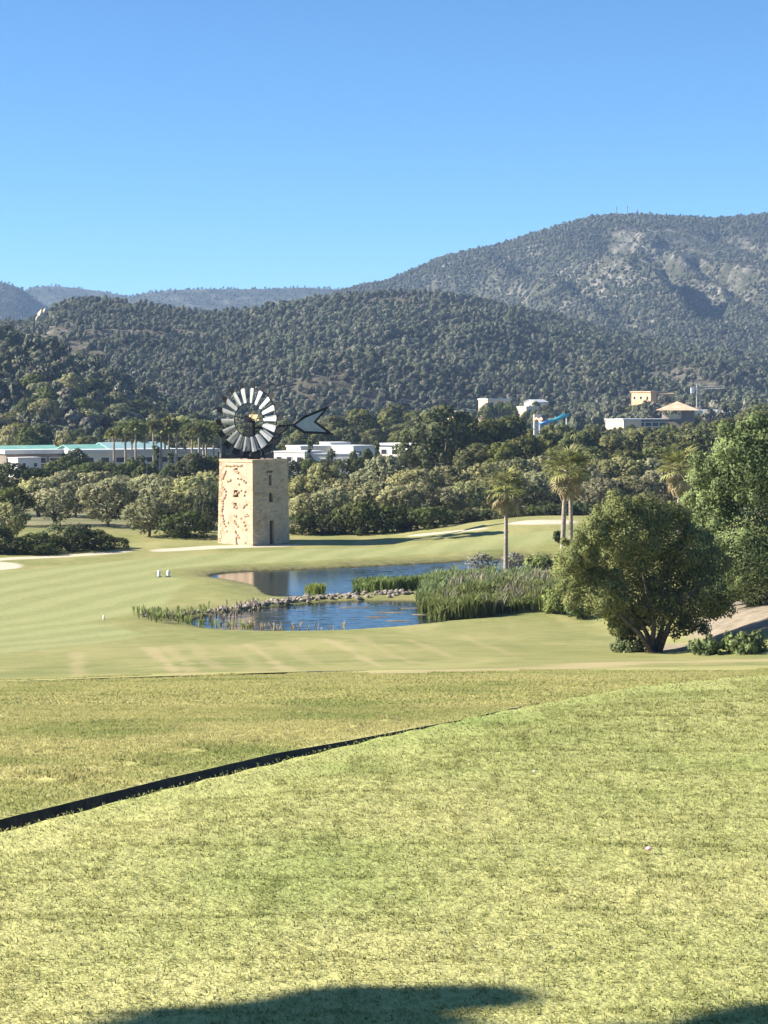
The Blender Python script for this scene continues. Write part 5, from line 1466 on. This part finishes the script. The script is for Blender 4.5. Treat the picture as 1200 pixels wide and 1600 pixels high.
lattice((-.6, 0, zj - zg), (39 * wpp, -1.5, zj - zg + .4), .9, 1.3, .13).build('jib', M['crane_paint'], cr)
lattice((-.6, 0, zj - zg), (-9 * wpp, .3, zj - zg), .9, 1.2, .12).build('counter_jib', M['crane_paint'], cr)
MB().box((-9 * wpp, .3, zj - zg - .9), (1.3, 1.4, 2.2)).build('counterweight', M['white_paint'], cr)
MB().tube([(0, 0, zt - zg), (22 * wpp, -.8, zj - zg + .6)], .06, 3).build('tie', M['crane_paint'], cr)
# water slide
M['turquoise'] = simple_mat('turquoise', (.05, .36, .48), (.10, .48, .58), 1, .4, bump=.03)
M['slide_blue'] = simple_mat('slide_blue', (.06, .20, .62), (.10, .28, .70), 1, .4, bump=.03)
M['slide_orange'] = simple_mat('slide_orange', (.75, .36, .20), (.82, .48, .30), 1, .5, bump=.03)
dS = 560.0
ws = at(855, 665, dS); ws.z = gz(ws.x, ws.y)
sl = thing('water_slide', 'curved turquoise and blue water slide rising above the trees', 'slide', ws)
def sp(x, y, dy=0): return at(x, y, dS + dy) - ws
def flume(pts, r_, nm, mat):
    mb = MB(); V_ = []; n = 7
    for k, p in enumerate(pts):
        t_ = (pts[min(k + 1, len(pts) - 1)] - pts[max(k - 1, 0)]).normalized(); s_ = t_.cross(Vector((0, 0, 1))).normalized(); u_ = s_.cross(t_)
        for j in range(n):
            q = math.pi * j / (n - 1); V_.append(p - s_ * math.cos(q) * r_ - u_ * math.sin(q) * r_)
        for j in range(n):
            q = math.pi * (n - 1 - j) / (n - 1); V_.append(p - s_ * math.cos(q) * r_ * .88 - u_ * math.sin(q) * r_ * .88)
    m2 = 2 * n
    fs = [(k * m2 + j, k * m2 + (j + 1) % m2, (k + 1) * m2 + (j + 1) % m2, (k + 1) * m2 + j) for k in range(len(pts) - 1) for j in range(m2)]
    mb.add(V_, fs).build(nm, mat, sl, True)
flume([sp(886, 646, 2), sp(880, 648, 1), sp(872, 652), sp(864, 655), sp(856, 656.5, -1)], .95, 'flume', M['turquoise'])
flume([sp(856, 657, -1), sp(850, 659, -2), sp(846, 660, -1), sp(848, 662, 1), sp(856, 663, 1)], .9, 'flume', M['slide_blue'])
flume([sp(837, 655, 3), sp(842, 652, 1), sp(845, 655, -1), sp(846, 659, -1)], .8, 'flume', M['slide_orange'])
for x, y, dy in ((885, 648, 2), (872, 654, 0), (858, 658, -1), (843, 654, 0)):
    p = sp(x, y, dy); MB().tube([(p.x, p.y, -.5), p - Vector((0, 0, .6))], .16, 6).build('post', M['white_paint'], sl)
mb = MB(); p = sp(840, 652, 4); mb.box((p.x, p.y, p.z / 2 + .4), (2.2, 2.2, p.z + .8)); mb.build('start_tower', M['white_wall'], sl)

# antenna masts on the summit
for k, (x, yt) in enumerate(((963, 322), (980, 320), (995.5, 326))):
    d = 2690.0; yb = 338.5; p = at(x, yb, d); top = at(x, yt, d).z
    o = thing('antenna_mast', ('left', 'tallest middle', 'short right')[k] + ' antenna mast on the mountain summit', 'antenna', (p.x, d, p.z - 6), 0, 'antenna masts on the summit')
    lattice((0, 0, 0), (0, 0, top - p.z + 6), 1.0, 2.5, .18).build('mast', M['crane_paint'], o)
    MB().tube([(0, 0, top - p.z + 2), (0, -.8, top - p.z + 2)], [.8, 1.0], 8).build('dish', M['white_paint'], o)

# ------------------------------------------------------------------ turf: short blades on the tee, longer tufts on the rough
def blade_tile(name, size, n, h, w, lean, seed, mat):
    rng = np.random.default_rng(seed)
    cl = rng.random((max(8, n // 14), 2)) * size - size / 2
    base = cl[rng.integers(0, len(cl), n)] + rng.normal(size=(n, 2)) * size * .028
    base[: n // 2] = rng.random((n // 2, 2)) * size - size / 2
    a = rng.random(n) * 6.283; hh = h * rng.uniform(.55, 1.25, n)
    l = hh * rng.uniform(.1, lean, n)
    p0 = np.stack([base[:, 0], base[:, 1], np.full(n, -.006)], -1)
    sd_ = np.stack([-np.sin(a), np.cos(a), np.zeros(n)], -1) * (w * .5 * rng.uniform(.7, 1.3, n))[:, None]
    d_ = np.stack([np.cos(a), np.sin(a), np.zeros(n)], -1)
    mid = p0 + d_ * (l * .35)[:, None]; mid[:, 2] += hh * .6
    tip = p0 + d_ * l[:, None]; tip[:, 2] += hh
    V_ = np.stack([p0 - sd_, p0 + sd_, mid + sd_ * .8, mid - sd_ * .8, tip], 1).reshape(-1, 3)
    i = np.arange(n)[:, None] * 5
    me = mesh_np(name, V_, [i + np.array([[0, 1, 2, 3]]), i + np.array([[3, 2, 4]])], {'tone': ('FLOAT', 'POINT', np.repeat(rng.random(n), 5))})
    return proto(name, me, mat)
def blade_mat(name, kind):
    m, nt = new_mat(name); t = NT(nt); P = t.pos()
    c = grass_colour(t, P, kind)
    tn = t.attr('tone')
    c = t.mix(t.mapr(tn, .0, 1, 0, .8), t.mix(.3, c, (.12, .17, .04)), t.mix(.42, c, (.55, .53, .24)))
    gn = t.n('ShaderNodeVectorMath', {0: t.n('ShaderNodeVectorMath', {0: t.scalev(t.n('ShaderNodeNewGeometry').outputs['Normal'], (.4, .4, .4)), 1: (0, 0, .6)}, operation='ADD').outputs[0]}, operation='NORMALIZE').outputs[0]
    d = t.princ(color=c, rough=.7, spec=.12, normal=gn)
    tr = t.n('ShaderNodeBsdfTranslucent', {'Color': c}).outputs[0]
    t.out(t.n('ShaderNodeMixShader', {0: .4, 1: d, 2: tr}).outputs[0])
    return m
M['tee_blade'] = blade_mat('tee_blade', 'tee'); M['rough_blade'] = blade_mat('rough_blade', 'rough')
TILE = [blade_tile('turf_tile', .5, 1700, .017, .0045, 1.9, 900 + k, M['tee_blade']) for k in range(3)]
RTILE = [blade_tile('rough_tile', 1.0, 1300, .036, .011, 2.0, 910 + k, M['rough_blade']) for k in range(3)]
RTILE2 = [blade_tile('far_rough_tile', 2.0, 1300, .045, .028, 2.2, 920 + k, M['rough_blade']) for k in range(2)]
def lay(name, label, cells, step, protos, keep, jit=.08, smin=.85, smax=1.15, xs=1.06):
    rng = np.random.default_rng(len(cells))
    P_ = np.array(cells, float) + (rng.random((len(cells), 2)) - .5) * step * jit
    P_ = P_[keep(P_[:, 0], P_[:, 1])]
    n = len(P_); e = step * .4
    z = G(P_[:, 0], P_[:, 1])
    gx = (G(P_[:, 0] + e, P_[:, 1]) - G(P_[:, 0] - e, P_[:, 1])) / (2 * e); gy = (G(P_[:, 0], P_[:, 1] + e) - G(P_[:, 0], P_[:, 1] - e)) / (2 * e)
    rz = rng.integers(0, 4, n) * math.pi / 2
    # tilt to the slope (euler XYZ with a turn about z first is folded into the tilt angles)
    c_, s_ = np.cos(rz), np.sin(rz)
    lx = gx * c_ + gy * s_; ly = -gx * s_ + gy * c_
    rot = np.stack([np.arctan(ly), -np.arctan(lx), rz], -1)
    scl = np.stack([np.ones(n) * xs, np.ones(n) * xs, rng.uniform(smin, smax, n)], -1)
    return scatter(name, np.stack([P_[:, 0], P_[:, 1], z], -1), rot, scl, rng.integers(0, len(protos), n), protos, kind='stuff', label=label, category='grass')
def tee_out_dist(X, Y):
    d, sd, _ = seg_dist(X, Y, TEE_EDGE); return d * np.where(sd > 0, 1, -1)
cells = [(x, y) for y in np.arange(2.5, 15, .5) for x in np.arange(-.30 * y - 1.2, .30 * y + 1.3, .5)]
lay('tee_grass', 'short mown green grass of the near tee', cells, .5, TILE, lambda X, Y: (tee_out_dist(X, Y) < -.33))
re_ = np.random.default_rng(77)
ey = re_.uniform(4, 14.5, 160000); ex = re_.uniform(-1, 1, 160000) * (.30 * ey + .6); eo = tee_out_dist(ex, ey)
ek = (eo < .01) & (eo > -.62) & (re_.random(160000) < .25 + .75 * sm(-.62, -.2, eo))
P_ = np.stack([ex[ek], ey[ek], G(ex[ek], ey[ek]) - .003], -1)
o = reed_mass('tee_edge_grass', 'short grass on the rounded edge of the tee', P_, .007, .018, M['tee_blade'], 96, 1, .0045, 1.7); o['category'] = 'grass'
cells = [(x, y) for y in np.arange(9, 34, 1.0) for x in np.arange(-.27 * y - 2, .27 * y + 2, 1.0)]
def not_path(X, Y):
    d, sd, _ = seg_dist(X, Y, PATH_A); q = d * sd
    return (q > .42) | (d > 8) & (Y > 30)
lay('rough_grass', 'straw-coloured rough grass on the slope beyond the tee', cells, 1.0, RTILE, lambda X, Y: (tee_out_dist(X, Y) > 1.2) & not_path(X, Y))
cells = [(x, y) for y in np.arange(34, 72, 2.0) for x in np.arange(-.25 * y - 3, .25 * y + 3, 2.0)]
def not_path2(X, Y):
    d, sd, _ = seg_dist(X, Y, PATH_B); return (d > 2.6) & (Y < 59.5 + 22 * fbm(X / 5, Y / 9, 33, 3))
lay('slope_grass', 'mown dry grass on the slope down to the ponds', cells, 2.0, RTILE2, not_path2)
# ragged grass along the lip of the sunken path
pts = []
for a, b_ in zip(PATH_A[1:-1], PATH_A[2:]):
    l = math.dist(a, b_); nx, ny = -(b_[1] - a[1]) / l, (b_[0] - a[0]) / l
    for k in range(int(l * 420)):
        q = random.random(); o_ = random.uniform(.015, .75)
        pts.append((a[0] + (b_[0] - a[0]) * q + nx * o_, a[1] + (b_[1] - a[1]) * q + ny * o_))
P_ = np.array(pts); P_ = np.column_stack([P_, G(P_[:, 0], P_[:, 1], False) - .004])
o = reed_mass('lip_grass', 'ragged grass along the lip of the sunken path', P_, .018, .05, M['rough_blade'], 95, 3, .008, .9); o['category'] = 'grass'

# ------------------------------------------------------------------ haze
m_, nt = new_mat('haze'); t = NT(nt)
pvn = t.n('ShaderNodeVolumePrincipled', {'Color': (.46, .66, 1.0, 1), 'Density': .00009, 'Anisotropy': .0})
t.out(None, pvn.outputs[0])
mb = MB(); mb.box((0, 4200, 155), (8400, 9400, 316))
hz = mb.build('haze', m_, None, kind='stuff'); hz['label'] = 'thin blue summer haze over the plain and hills'; hz['category'] = 'haze'
